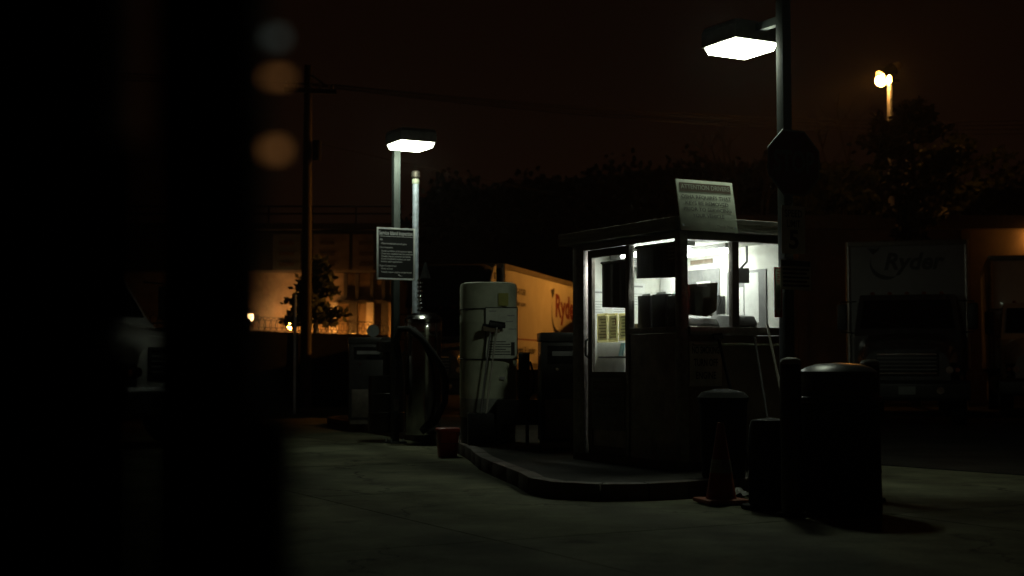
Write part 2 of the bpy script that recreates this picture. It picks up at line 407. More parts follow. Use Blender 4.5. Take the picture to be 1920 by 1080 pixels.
# ------------------------------------------------------------------ ground
g = MB(); g.add([(-200, -40, -0.02), (200, -40, -0.02), (200, 260, -0.02), (-200, 260, -0.02)], [(0, 1, 2, 3)])
ground = struct(g.build('ground', M_joint))
SL = 3.6; gap = 0.014
sm = MB().box(gap / 2, SL - gap / 2, gap / 2, SL - gap / 2, -0.1, 0.0)
slab0 = None
for i in range(-6, 8):
    for j in range(-1, 10):
        p = U * (i * SL + 0.9) + V * (j * SL + 1.3)
        if p.x < -15 or p.x > 16 or p.y < -6 or p.y > 36: continue
        if slab0 is None:
            slab0 = sm.build('concrete_slab', M_slab, ground); o = slab0
        else:
            o = slab0.copy(); COL.objects.link(o); o.parent = ground
        o.location = (p.x, p.y, random.uniform(-0.004, 0.0)); o.rotation_euler = (0, 0, ANG)
# asphalt lane beyond the concrete apron, on the right
d = Vector((-0.6, 0.8)); q = Vector((5.05, 15.95)); nr = Vector((0.8, 0.6))
a0 = q - d * 16; a1 = q + d * 14
poly = [(a0.x, a0.y), (a0.x + 90, a0.y), (a0.x + 90, 120), (a1.x, 120), (a1.x, a1.y)]
struct(MB().prism(poly, -0.05, 0.012).build('asphalt_lane', M_asph))

# island --------------------------------------------------------------
outline = [(0.06, 13.8), (0.15, 13.1), (0.38, 12.6), (0.78, 12.36), (1.22, 12.40), (1.6, 12.6), (2.1, 12.92), (2.65, 13.2),
           (3.1, 13.75), (3.35, 14.4), (3.0, 15.5), (2.4, 17.2), (1.9, 20.0), (1.1, 24.0), (-0.4, 28.0), (-2.2, 29.6), (-3.4, 29.3),
           (-3.75, 28.2), (-2.5, 24.6), (-1.15, 20.9), (-0.62, 18.2), (-0.36, 16.0)]
def resample(poly, step):
    pts = [Vector(p) for p in poly]; n = len(pts); out = []
    for i in range(n):                                    # Catmull-Rom for a smooth kerb line
        p0, p1, p2, p3 = pts[i - 1], pts[i], pts[(i + 1) % n], pts[(i + 2) % n]
        m = max(1, round((p2 - p1).length / step))
        for k in range(m):
            t = k / m
            out.append(0.5 * ((2 * p1) + (-p0 + p2) * t + (2 * p0 - 5 * p1 + 4 * p2 - p3) * t * t + (-p0 + 3 * p1 - 3 * p2 + p3) * t ** 3))
    return out
ring = resample(outline, 0.75)
def inset(ring, dist):
    n = len(ring); out = []
    for i in range(n):
        t = (ring[(i + 1) % n] - ring[i - 1]).normalized(); out.append(ring[i] + Vector((-t.y, t.x)) * dist)
    return out
ins = inset(ring, 0.16)
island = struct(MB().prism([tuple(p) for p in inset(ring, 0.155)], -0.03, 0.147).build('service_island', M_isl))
for i in range(len(ring)):
    j = (i + 1) % len(ring)
    a, b, c, e = ring[i], ring[j], ins[j], ins[i]
    sh = 0.006 / max(0.1, (b - a).length)
    a2, b2, c2, e2 = a.lerp(b, sh), b.lerp(a, sh), c.lerp(e, sh), e.lerp(c, sh)
    dz = random.uniform(-0.003, 0.003)
    MB().prism([tuple(a2), tuple(b2), tuple(c2), tuple(e2)], -0.03, 0.153 + dz).build('curb_stone', M_red_curb, island, bevel=0.018)

# ------------------------------------------------------------------ attendant booth
BW, BD = 1.42, 2.08
booth = thing('attendant_booth', 'small glazed metal attendant booth lit inside with flat overhanging roof', 'booth', CORNER, ANG)
box('base', M_bronze, booth, 0.0, BW, 0.0, BD, 0.0, 0.08)
for x0, x1, y0, y1 in ((0, .1, 0, .085), (BW - .09, BW, 0, .085), (0, .1, BD - .232, BD), (BW - .09, BW, BD - .09, BD)):
    box('corner_post', M_alu, booth, x0, x1, y0, y1, 0.08, 2.40, 0.006)
# left face (x = 0)
box('lower_panel', M_panel, booth, 0.012, 0.05, 0.087, 0.93, 0.083, 1.375, 0.003)
box('window_sill', M_alu, booth, -0.012, 0.09, 0.087, 0.93, 1.378, 1.44, 0.004)
box('mullion', M_alu, booth, 0.0, 0.075, 0.932, 0.988, 0.082, 2.328, 0.004)
box('window_header', M_alu, booth, 0.003, 0.08, 0.087, BD - 0.234, 2.33, 2.398)
box('pane', M_glass, booth, 0.034, 0.040, 0.087, 0.93, 1.441, 2.329)
# door, sliding, a hand's width open
door = MB()
door.box(0.02, 0.06, 0.99, 1.03, 0.085, 2.325); door.box(0.02, 0.06, 1.70, 1.785, 0.085, 2.325)
door.box(0.021, 0.059, 1.03, 1.70, 2.24, 2.325); door.box(0.021, 0.059, 1.03, 1.70, 0.90, 0.98); door.box(0.021, 0.059, 1.03, 1.70, 0.085, 0.17)
door = door.build('sliding_door', M_bronze, booth)
box('door_panel', M_panel, door, 0.032, 0.048, 1.03, 1.70, 0.17, 0.90)
box('pane', M_glass, door, 0.037, 0.043, 1.03, 1.70, 0.98, 2.24)
MB().tube([(0.02, 1.75, 1.13), (-0.03, 1.75, 1.16), (-0.035, 1.75, 1.24), (-0.03, 1.75, 1.32), (0.02, 1.75, 1.35)], 0.014).build('door_handle', M_black, door, smooth=True)
# front face (y = 0)
box('lower_panel', M_tan, booth, 0.102, BW - 0.092, 0.014, 0.05, 0.083, 1.355, 0.003)
box('window_sill', M_alu, booth, 0.102, BW - 0.092, -0.035, 0.07, 1.358, 1.44, 0.006)
box('mullion', M_bronze, booth, 0.66, 0.745, 0.003, 0.07, 1.442, 2.318, 0.004)
box('window_header', M_bronze, booth, 0.102, BW - 0.092, 0.002, 0.08, 2.32, 2.397)
box('pane', M_glass, booth, 0.102, 0.66, 0.03, 0.036, 1.442, 2.318)
box('pane', M_glass, booth, 0.745, BW - 0.092, 0.03, 0.036, 1.442, 2.318)
MB().tube([(0.12, -0.05, 1.26), (0.7, -0.055, 1.262), (1.3, -0.05, 1.262)], 0.013).build('conduit', M_tank, booth, smooth=True)
# back and far side
box('back_wall', M_tan, booth, 0.102, BW - 0.092, BD - 0.05, BD - 0.01, 0.083, 2.395)
box('side_wall', M_tan, booth, BW - 0.05, BW - 0.01, 0.087, BD - 0.092, 0.083, 2.395)
box('interior_lining', M_white_in, booth, 0.105, BW - 0.07, BD - 0.075, BD - 0.055, 0.09, 2.36)
box('interior_lining', M_white_in, booth, BW - 0.075, BW - 0.055, 0.10, BD - 0.08, 0.09, 2.36)
box('ceiling', M_white_in, booth, 0.012, BW - 0.02, 0.012, BD - 0.02, 2.345, 2.38)
box('floor', M_floor_in, booth, 0.06, BW - 0.08, 0.06, BD - 0.08, 0.082, 0.10)
for x in (0.45, 0.98):
    fx = box('light_fixture', M_white, booth, x - 0.07, x + 0.07, 0.45, 1.75, 2.30, 2.345, 0.006)
    for dx in (-0.035, 0.035):
        MB().cyl((x + dx, 0.50, 2.272), (x + dx, 1.70, 2.272), 0.016, n=10).build('fluorescent_tube', M_tube, fx, smooth=True)
# roof with ribbed fascia
roof = box('roof', M_bronze, booth, -0.105, BW + 0.09, -0.105, BD + 0.105, 2.402, 2.52, 0.004)
def rib_profile(name, x0, y0, x1, y1, nx, ny):
    mb = MB(); prof = [(0.0, 2.40), (0.018, 2.405), (0.018, 2.437), (0.008, 2.442), (0.008, 2.478), (0.02, 2.483), (0.02, 2.528), (0.0, 2.533)]
    vs = []
    for (x, y) in ((x0, y0), (x1, y1)):
        for o, z in prof: vs.append((x + nx * o, y + ny * o, z))
    n = len(prof)
    mb.add(vs, [(i, i + 1, n + i + 1, n + i) for i in range(n - 1)] + [tuple(range(n)), tuple(range(n, 2 * n))])
    return mb.build(name, M_fascia, roof)
rib_profile('fascia', -0.107, -0.107, BW + 0.092, -0.107, 0, -1)
rib_profile('fascia', -0.107, -0.107, -0.107, BD + 0.107, -1, 0)

def driver_sign(parent, w, h, rot, loc, faded):
    """board, brown band and the printed lines; loc = lower left corner"""
    loc = Vector(loc); off = lambda x, y, e=0.0: loc + rot @ Vector((x, y, e))
    tm = M_signtext
    b = flat([(0.02 * w, 0.775 * h) if False else (0.05 * w, 0.765 * h), (0.95 * w, 0.765 * h), (0.95 * w, 0.935 * h), (0.05 * w, 0.935 * h)], M_signbrown, parent, off(0, 0, 0.0015), rot, name='title_band')
    text('ATTENTION DRIVERS', faded, b, off(0.5 * w, 0.852 * h, 0.003), rot, 0.125 * h, 0.86 * w, 0.012)
    for s, y, k in (('OSHA REQUIRES THAT', .655, .88), ('KEYS BE REMOVED', .535, .76), ('PRIOR TO SERVICING', .415, .84), ('YOUR VEHICLE', .295, .56)):
        text(s, tm, parent, off(0.5 * w, y * h, 0.002), rot, 0.10 * h, k * w, 0.018)
    text('Thank You', tm, parent, off(0.77 * w, 0.10 * h, 0.002), rot, 0.075 * h, 0.28 * w, 0.0, shear=0.35)
s1 = thing('notice_sign', 'white ATTENTION DRIVERS board standing on the booth roof edge', 'sign', BL(-0.105, -0.172, 2.385), ANG)
s1.rotation_euler = (R(-10.5), 0, ANG)
box('board', M_signlit, s1, 0, 0.70, -0.012, 0.0, 0, 0.53, 0.004)
for x in (0.03, 0.67): MB().cyl((x, -0.016, 0.05), (x, -0.01, 0.05), 0.009).build('bolt', M_galv, s1)
for x in (0.06, 0.64): box('bracket', M_galv, s1, x - 0.015, x + 0.015, 0.0005, 0.022, 0.02, 0.05)
driver_sign(s1, 0.70, 0.53, FRONT, (0, -0.0125, 0), M_sign)
s2 = thing('notice_sign', 'grimy ATTENTION DRIVERS board fixed low on the booth sliding door', 'sign', BL(0.018, 1.70, 0.35), ANG)
box('board', M_tankdark, s2, -0.006, 0.0, -0.66, 0, 0, 0.565, 0.003)
driver_sign(s2, 0.66, 0.565, LEFT, (-0.0065, 0.0, 0), M_ink)
s3 = thing('notice_sign', 'pale NO SMOKING TURN OFF ENGINE board below the booth front window', 'sign', BL(0.115, 0.012, 0.84), ANG)
box('board', M_sign, s3, 0, 0.40, -0.01, -0.001, 0, 0.45, 0.003)
for s, y, k in (('NO SMOKING', .36, .34), ('TURN OFF', .235, .30), ('ENGINE', .105, .25)):
    text(s, M_truckblack, s3, (0.20, -0.011, y), FRONT, 0.10, k, 0.02)

# ---- things inside the booth
def inside(name, label, cat, x, y, z, rz=0.0): return thing(name, label, cat, BL(x, y, z), ANG + rz)
cnt = inside('counter', 'grey work counter running round inside the booth', 'counter', 0.0, 0.0, 0.1)
box('top', M_grey2, cnt, 0.11, 1.34, 0.10, 0.50, 1.02, 1.06, 0.004); box('top', M_grey2, cnt, 0.95, 1.34, 0.505, 1.95, 1.02, 1.06, 0.004)
for x, y in ((0.14, 0.13), (0.14, 0.46), (1.30, 0.13), (1.30, 1.9), (0.98, 1.9)): box('leg', M_grey, cnt, x - 0.02, x + 0.02, y - 0.02, y + 0.02, 0, 1.018)
# blinds
for y0, y1, z0, z1, lb in ((0.11, 0.915, 1.92, 2.30, 'black roller blind half lowered behind the booth side window'), (1.035, 1.60, 1.64, 2.18, 'black blind hanging inside the booth sliding door window')):
    b = inside('roller_blind', lb, 'blind', 0.09, y0, z0)
    mb = MB(); N = 10
    for k in range(N + 1):
        t = k / N; yy = (y1 - y0) * t; w = 0.004 * math.sin(t * 19)
        mb.v += [(w, yy, 0.02 + 0.03 * t), (w, yy, z1 - z0), (w + 0.004, yy, 0.02 + 0.03 * t), (w + 0.004, yy, z1 - z0)]
    for k in range(N):
        a = k * 4; mb.f += [(a, a + 4, a + 5, a + 1), (a + 2, a + 3, a + 7, a + 6), (a, a + 2, a + 6, a + 4), (a + 1, a + 5, a + 7, a + 3)]
    mb.build('cloth', M_black, b)
    MB().cyl((0.002, -0.01, z1 - z0), (0.002, y1 - y0 + 0.01, z1 - z0), 0.016).build('roller', M_grey, b, smooth=True)
lt = inside('small_notice', 'small dark printed card hung on the black roller blind', 'notice', 0.085, 0.33, 2.10)
box('card', M_brown, lt, -0.006, 0, -0.21, 0, 0, 0.19)
for k in range(4): box('print', M_ink, lt, -0.0085, -0.0065, -0.19, -0.02, 0.03 + 0.04 * k, 0.045 + 0.04 * k)
# binders on the side window sill
for k, (y0, y1, h) in enumerate(((0.12, 0.36, 0.325), (0.40, 0.64, 0.35), (0.69, 0.91, 0.345))):
    b = inside('desk_tray', ['black document tray on the side window sill, next to the booth corner post', 'black document tray in the middle of three on the side window sill', 'black document tray on the side window sill, next to the door mullion'][k], 'tray', 0.10, y0, 1.44)
    box('case', M_black, b, 0, 0.09, 0, y1 - y0, 0, h, 0.008)
    box('front_lip', M_black, b, 0.093, 0.10, 0.01, y1 - y0 - 0.01, 0.0, h * 0.6, 0.003)
    box('file_sheet', M_paper, b, 0.03, 0.034, 0.03, y1 - y0 - 0.04, h, h + 0.018)
    box('shelf_foot', M_grey, b, 0.0, 0.09, 0.0, y1 - y0, -0.02, -0.001)
# posted permits in door window
for k, (y0, y1, z0, z1, mm) in enumerate(((1.44, 1.66, 1.30, 1.62, M_yellowp), (1.235, 1.435, 1.30, 1.615, M_yellowp), (1.045, 1.225, 1.315, 1.61, M_yellowp))):
    b = inside('permit_notice', ['yellow-edged permit sheet in the door window, next to the door handle', 'yellow-edged permit sheet with a red mark, middle of three in the door window', 'yellow-edged permit sheet in the door window, next to the mullion'][k], 'notice', 0.062, y0, z0)
    MB().add([(0, 0, 0), (0, y1 - y0, 0), (0, y1 - y0, z1 - z0), (0, 0, z1 - z0)], [(0, 1, 2, 3)]).build('card', M_thiny, b)
    MB().add([(-0.002, 0.022, 0.03), (-0.002, y1 - y0 - 0.022, 0.03), (-0.002, y1 - y0 - 0.022, z1 - z0 - 0.025), (-0.002, 0.022, z1 - z0 - 0.025)], [(0, 1, 2, 3)]).build('sheet', M_thin, b)
    for i in range(7):
        box('print', M_ink, b, -0.0045, -0.0032, 0.035, y1 - y0 - random.uniform(0.035, 0.09), 0.05 + i * 0.033, 0.062 + i * 0.033)
    if k == 1: box('red_mark', M_redplastic, b, -0.0055, -0.0047, 0.027, 0.045, 0.19, 0.25)
bl = inside('blue_folder', 'pale blue folder standing open behind the door window', 'folder', 0.30, 1.60, 1.155, R(-20))
MB().box(0, 0.006, -0.20, 0, 0, 0.145, Matrix.Rotation(R(12), 4, 'Y')).build('front_cover', M_bluep, bl)
MB().box(0.06, 0.066, -0.34, -0.10, 0, 0.165, Matrix.Rotation(R(10), 4, 'Y')).build('back_cover', M_bluep, bl)
st = inside('shelf_unit', 'grey metal shelf with paper stacks inside the booth door', 'shelf', 0.25, 1.0, 0.10)
box('shelf_board', M_grey, st, 0, 0.45, 0, 0.93, 1.03, 1.05); box('shelf_board', M_grey, st, 0.05, 0.45, 0, 0.93, 1.29, 1.305)
for y in (0.02, 0.45, 0.91): box('upright', M_grey, st, 0.40, 0.43, y - 0.012, y + 0.012, 0, 1.289)
for k, (y0, w) in enumerate(((1.05, .20), (1.28, .17))):
    b = inside('paper_pile', ['pile of white papers on the booth shelf, next to the mullion', 'pile of cream papers on the booth shelf, next to the blue folder'][k], 'paper pile', 0.30, y0, 1.151)
    for i in range(5): box('sheaf', M_paper, b, random.uniform(0, .02), 0.25, random.uniform(0, .015), w, 0.012 * i, 0.012 * i + 0.010)
bk = inside('brown_box', 'brown cardboard box on the rear shelf of the booth', 'box', 0.36, 1.20, 1.406)
box('carton', M_brown, bk, 0, 0.25, 0, 0.35, 0, 0.10, 0.004); box('tape', M_yellowp, bk, 0.11, 0.14, 0.0, 0.35, 0.1005, 0.102)
# brown board hung in front window
bb = inside('clipboard', 'brown clipboard propped aslant behind the booth front window', 'clipboard', 0.115, 0.075, 1.53)
Mr = Matrix.Rotation(R(-3), 4, 'Y')
MB().add([Mr @ Vector(p) for p in [(0.0, 0, 0.03), (0.27, 0, 0.0), (0.40, 0, 0.06), (0.43, 0, 0.345), (0.02, 0, 0.335), (0.0, 0.008, 0.03), (0.27, 0.008, 0.0), (0.40, 0.008, 0.06), (0.43, 0.008, 0.345), (0.02, 0.008, 0.335)]],
         [(0, 1, 2, 3, 4), (9, 8, 7, 6, 5), (0, 5, 6, 1), (1, 6, 7, 2), (2, 7, 8, 3), (3, 8, 9, 4), (4, 9, 5, 0)]).build('board', M_brown, bb)
box('clip', M_trail, bb, 0.15, 0.27, -0.012, -0.001, 0.32, 0.345)
# machines on the front sill
pr = inside('receipt_printer', 'low grey printer behind the booth front window, under the clipboard', 'printer', 0.12, 0.14, 1.165)
MB().prof_x([(0, 0), (0, .30), (.06, .37), (.30, .39), (.34, .30), (.34, 0)], 0, 0.48).build('body', M_grey, pr, bevel=0.015)
box('paper_tray', M_black, pr, 0.06, 0.42, -0.004, 0.02, 0.20, 0.29, 0.004); box('output_sheet', M_paper, pr, 0.24, 0.42, -0.02, 0.05, 0.30, 0.306)
rg = inside('card_terminal', 'dark grey fuel card terminal behind the booth front window, beside the mullion', 'terminal', 0.76, 0.14, 1.165)
MB().prof_x([(0, 0), (0, .33), (.05, .40), (.28, .42), (.30, 0)], 0, 0.33).build('body', M_grey, rg, bevel=0.02)
box('screen', M_wsglass, rg, 0.04, 0.29, -0.006, -0.001, 0.16, 0.30, 0.003)
# wall items on the far inner wall
def wall_item(name, label, cat, y0, y1, z0, z1, m, th=0.012, extra=None):
    t = inside(name, label, cat, BW - 0.0765 - th, y0, z0)
    box('board', m, t, 0, th, 0, y1 - y0, 0, z1 - z0, 0.002); return t
fr = wall_item('notice_board', 'grey notice board on the booth inner wall, in the corner by the locker', 'notice board', 1.12, 1.92, 1.40, 2.14, M_grey)
for k, (y0, y1, z0, z1) in enumerate(((0.16, 0.42, 0.10, 0.60), (0.43, 0.74, 0.05, 0.42))): box('pinned_sheet', M_paper, fr, -0.004, -0.001, y0, y1, z0, z1)
f2 = wall_item('notice_board', 'grey notice board on the booth inner wall, near the card terminal', 'notice board', 0.30, 0.98, 1.45, 2.08, M_grey)
for k, (y0, y1, z0, z1) in enumerate(((0.12, 0.36, 0.06, 0.60), (0.38, 0.64, 0.02, 0.45))): box('pinned_sheet', M_paper, f2, -0.004, -0.001, y0, y1, z0, z1)
ac = inside('wall_heater', 'grey heater box hung under the booth ceiling', 'heater', 0.42, 1.72, 2.16)
box('casing', M_grey, ac, 0, 0.5, 0, 0.24, 0, 0.17, 0.01)
for k in range(6): box('vent_slat', M_black, ac, 0.04, 0.46, -0.006, -0.001, 0.03 + 0.02 * k, 0.038 + 0.02 * k)
rs = inside('wall_strip', 'dark red strip label high on the booth inner wall', 'label strip', BW - 0.0835, 1.25, 2.20)
box('plate', M_signbrown, rs, 0, 0.006, 0, 0.42, 0, 0.055); box('rim', M_ink, rs, -0.002, -0.0005, 0.01, 0.41, 0.005, 0.01)
dr = inside('locker', 'tall pale locker standing in the booth corner', 'locker', 0.98, 1.66, 1.165)
box('body', M_white_in, dr, 0.14, 0.355, 0.06, 0.30, 0, 0.95, 0.006); box('door', M_white, dr, 0.13, 0.139, 0.07, 0.29, 0.02, 0.93, 0.003)

for k, (x0, x1, z0, z1, lb) in enumerate(((0.16, 0.38, 1.62, 1.92, 'white sheet pinned on the booth rear wall behind the door blind'), (0.48, 0.70, 1.60, 1.98, 'white rota sheet pinned on the booth rear wall above the trays'), (0.76, 0.93, 1.72, 2.0, 'small white sheet pinned on the booth rear wall next to the locker'))):
    t = inside('pinned_notice', lb, 'notice', x0, BD - 0.079, z0)
    box('sheet', M_paper, t, 0, x1 - x0, 0, 0.002, 0, z1 - z0); box('printed_heading', M_ink, t, 0.02, x1 - x0 - 0.03, -0.0015, -0.0003, z1 - z0 - 0.05, z1 - z0 - 0.03)
    for i in range(5): box('print_line', M_ink, t, 0.02, x1 - x0 - 0.02 - 0.02 * (i % 3), -0.0015, -0.0003, 0.03 + 0.03 * i, 0.036 + 0.03 * i)
mo = inside('monitor', 'dark monitor on a bracket behind the booth window, above the card terminal', 'monitor', 0.86, 0.42, 1.86, R(-25))
box('casing', M_grey2, mo, 0.06, 0.28, 0, 0.035, 0.06, 0.22, 0.008); box('screen', M_grey, mo, 0.072, 0.268, -0.003, -0.0005, 0.075, 0.21)
MB().tube([(0.17, 0.036, 0.14), (0.18, 0.16, 0.18), (0.30, 0.20, 0.30), (0.30, 0.20, 0.47)], 0.013).build('bracket', M_black, mo, smooth=True)
ph = inside('wall_phone', 'dark phone with a curled cord on the booth inner wall', 'phone', BW - 0.13, 1.02, 1.62)
box('base', M_black, ph, 0, 0.05, 0, 0.075, 0, 0.20, 0.008); box('handset', M_black, ph, -0.035, -0.001, 0.015, 0.06, -0.01, 0.21, 0.012)
MB().tube([(-0.02 + 0.012 * math.cos(i * .8), 0.04 + 0.012 * math.sin(i * .8), -0.01 - i * 0.0045) for i in range(70)], 0.003, 5).build('cord', M_black, ph)
mg = inside('mug', 'white mug on the grey printer behind the front window', 'mug', 0.50, 0.20, 1.556)
lathe = MB().lathe([(0.036, 0), (0.04, 0.005), (0.04, 0.095), (0.034, 0.095), (0.032, 0.02)], 20).build('cup', M_white, mg, smooth=True)
MB().tube([(0.038, 0, .08), (0.07, 0, .075), (0.072, 0, .035), (0.038, 0, .02)], 0.006, 6).build('handle', M_white, mg, smooth=True)
# ------------------------------------------------------------------ yard lamp posts
def yard_lamp(label, pole, a, r, sign, z_lens, top):
    t = thing('yard_lamp', label, 'lamp post', (pole.x, pole.y, 0.0), ANG, 'white shoebox yard lamps')
    s = 0.053
    box('pole', M_polep, t, -s, s, -s, s, 0.03, top, 0.006)
    box('base_plate', M_polep, t, -0.14, 0.14, -0.14, 0.14, 0.0, 0.03, 0.004)
    for x in (-.1, .1):
        for y in (-.1, .1): MB().cyl((x, y, 0.03), (x, y, 0.07), 0.012, n=8).build('bolt', M_galv, t)
    h = a / 2 + 0.025; cy = sign * r
    y0, y1 = (s, cy - h) if sign > 0 else (cy + h, -s)
    box('arm', M_polep, t, -0.035, 0.035, y0, y1, z_lens + 0.16, z_lens + 0.24)
    hd = MB(); hh = 0.20
    for z, k in ((0, 1.0), (0.15, 1.0), (hh, 0.93)):
        hd.v += [(-h * k, cy - h * k, z_lens + 0.075 + z), (h * k, cy - h * k, z_lens + 0.075 + z), (h * k, cy + h * k, z_lens + 0.075 + z), (-h * k, cy + h * k, z_lens + 0.075 + z)]
    for b in (0, 4): hd.f += [(b + i, b + (i + 1) % 4, b + 4 + (i + 1) % 4, b + 4 + i) for i in range(4)]
    hd.f += [(0, 3, 2, 1), (8, 9, 10, 11)]
    hd = hd.build('lamp_housing', M_bronze, t)
    k = a / 2
    ln = MB(); b0 = k * 0.90
    ln.add([(-k, cy - k, z_lens + 0.072), (k, cy - k, z_lens + 0.072), (k, cy + k, z_lens + 0.072), (-k, cy + k, z_lens + 0.072),
            (-b0, cy - b0, z_lens), (b0, cy - b0, z_lens), (b0, cy + b0, z_lens), (-b0, cy + b0, z_lens)],
           [(0, 1, 2, 3), (4, 7, 6, 5), (0, 4, 5, 1), (1, 5, 6, 2), (2, 6, 7, 3), (3, 7, 4, 0)])
    ln.build('lens', M_lamp, t)
    MB().box(-0.04, 0.04, -s - 0.004, -s - 0.0005, 0.5, 0.68).build('hand_hole_cover', M_bronze, t)
    return t
PR = Vector((2.693, 13.60, 0)); PL = Vector((-1.81, 21.5, 0))
LAMP_R = yard_lamp('tall yard lamp whose pole carries the STOP and speed limit signs', PR, 0.525, 0.68, 1, 4.43, 4.82)
LAMP_L = yard_lamp('tall yard lamp behind the black inspection sign', PL, 0.54, 0.56, -1, 4.50, 4.86)

# signs on the right pole, facing the lane entrance
def pole_thing(name, label, cat, z, fwd=0.06): 
    p = PR - V * fwd
    return thing(name, label, cat, (p.x, p.y, z), ANG)
st_ = pole_thing('stop_sign', 'red octagonal STOP sign on the yard lamp pole', 'sign', P(1485, 304, 13.5).z, 0.085)
def octagon(r): return [(r / math.cos(R(22.5)) * math.cos(R(22.5 + 45 * i)), r / math.cos(R(22.5)) * math.sin(R(22.5 + 45 * i))) for i in range(8)]
off = 0.045
mb = MB(); oc = octagon(0.325)
mb.add([(x + off, 0, z) for x, z in oc] + [(x + off, 0.006, z) for x, z in oc], [tuple(range(8)), tuple(range(15, 7, -1))] + [(i, i + 8, (i + 1) % 8 + 8, (i + 1) % 8) for i in range(8)])
bd = mb.build('plate', M_grey2, st_)
flat(octagon(0.307), M_stopred, st_, (off, -0.0008, 0), FRONT, name='red_face')
text('STOP', M_grey2, st_, (off, -0.0028, 0), FRONT, 0.29, 0.51, 0.03)
MB().box(off - 0.02, off + 0.02, 0.007, 0.03, -0.2, 0.2).build('bracket', M_galv, st_)
sp_ = pole_thing('speed_sign', 'white SPEED LIMIT 5 plate below the STOP sign', 'sign', P(1485, 430, 13.5).z, 0.085)
box('plate', M_sign, sp_, -0.115, 0.175, 0, 0.005, -0.235, 0.235, 0.002)
text('SPEED', M_truckblack, sp_, (0.03, -0.001, 0.155), FRONT, 0.10, 0.22, 0.015)
text('LIMIT', M_truckblack, sp_, (0.03, -0.001, 0.055), FRONT, 0.10, 0.17, 0.015)
text('5', M_truckblack, sp_, (0.03, -0.001, -0.105), FRONT, 0.25, 0.12, 0.03)
MB().box(-0.02, 0.02, 0.006, 0.03, -0.15, 0.15).build('bracket', M_galv, sp_)
nt_ = pole_thing('rules_sign', 'wide grey rules plate with a dark header below the speed limit plate', 'sign', P(1490, 515, 13.5).z, 0.085)
box('plate', M_sign, nt_, -0.135, 0.245, 0, 0.005, -0.145, 0.145, 0.002)
flat([(-0.125, 0.085), (0.235, 0.085), (0.235, 0.14), (-0.125, 0.14)], M_signblack, nt_, (0, -0.0006, 0), FRONT, name='header_band')
for i, z in enumerate((0.055, 0.015, -0.025, -0.065, -0.105)):
    flat([(-0.11, z - 0.011), (0.22 - 0.03 * (i % 2), z - 0.011), (0.22 - 0.03 * (i % 2), z + 0.011), (-0.11, z + 0.011)], M_truckblack, nt_, (0, -0.0006, 0), FRONT, name='print_line')
MB().box(-0.02, 0.02, 0.006, 0.03, -0.1, 0.1).build('bracket', M_galv, nt_)
# fire extinguisher arrow sign on the booth front corner
pf = P(1458, 548, 13.52)
fe = thing('fire_extinguisher_sign', 'narrow red fire extinguisher arrow sign pointing down beside the rules plate', 'sign', (pf.x, pf.y, pf.z), ANG)
box('plate', M_firered, fe, -0.04, 0.055, 0, 0.004, -0.245, 0.245, 0.001)
flat([(-0.028, 0.23), (0.043, 0.23), (0.043, -0.15), (0.05, -0.15), (0.0075, -0.235), (-0.036, -0.15), (-0.028, -0.15)], M_sign, fe, (0, -0.0005, 0), FRONT, name='white_arrow')
rv = Matrix(((0, 1, 0), (0, 0, -1), (-1, 0, 0)))     # text running down
text('FIRE', M_firered, fe, (0.0075, -0.0022, 0.15), rv, 0.05, 0.12, 0.01)
text('EXTINGUISHER', M_truckblack, fe, (0.0075, -0.0022, -0.045), rv, 0.045, 0.22, 0.01)
MB().tube([(0.03, 0.004, 0.0), (0.06, 0.02, 0.0), (0.14, 0.05, 0.0)], 0.008).build('bracket', M_galv, fe)

# inspection sign on left lamp pole
p0 = P(706, 474, 21.0)
isg = thing('inspection_sign', 'black Service Island Inspection board with silver frame', 'sign', (p0.x, p0.y, P(706, 524, 21.0).z), ANG)
w_, h_ = 0.64, 0.80
box('panel', M_signblack, isg, 0.02, w_ - 0.02, 0.0, 0.012, 0.02, h_ - 0.02)
for x0, x1, z0, z1 in ((0, 0.028, 0, h_), (w_ - 0.028, w_, 0, h_), (0.0285, w_ - 0.0285, 0, 0.028), (0.0285, w_ - 0.0285, h_ - 0.028, h_)):
    box('frame_rail', M_signwhite, isg, x0, x1, -0.008, 0.018, z0, z1, 0.003)
text('Service Island Inspection', M_signwhite, isg, (w_ / 2, -0.001, h_ - 0.085), FRONT, 0.085, 0.56, 0.02)
flat([(0.05, 0), (0.615, 0), (0.615, 0.006), (0.05, 0.006)], M_signwhite, isg, (0, -0.0006, h_ - 0.137), FRONT, name='rule_line')
lines = [('Cab', .05, .185, .05), ('Clean windshield and all glass', .075, .245, .42), ('Check Inspection', .05, .305, .22),
         ('Check condition of all exterior lights,', .075, .36, .52), ('Check tire condition and air pressure', .075, .40, .53), ('Visually inspect exterior of vehicle', .075, .44, .49),
         ('Check windshield washers, air and', .075, .48, .48), ('battery cable applications', .075, .52, .35), ('Engine Compartment', .05, .585, .28),
         ('Check oil level', .075, .63, .19), ('Visually inspect engine compartment', .075, .68, .51)]
for s, x, y, wd in lines: text(s, M_signwhite, isg, (x, -0.001, h_ - y), FRONT, 0.036, wd, 0.012, align='LEFT')
flat([(0.37, 0.09), (0.385, 0.075), (0.44, 0.062), (0.39, 0.062), (0.36, 0.075), (0.365, 0.10)], M_signwhite, isg, (0, -0.0006, 0), FRONT, name='logo_sweep')
MB().box(0.25, 0.30, 0.02, 0.2, 0.3, 0.36).build('bracket', M_galv, isg)

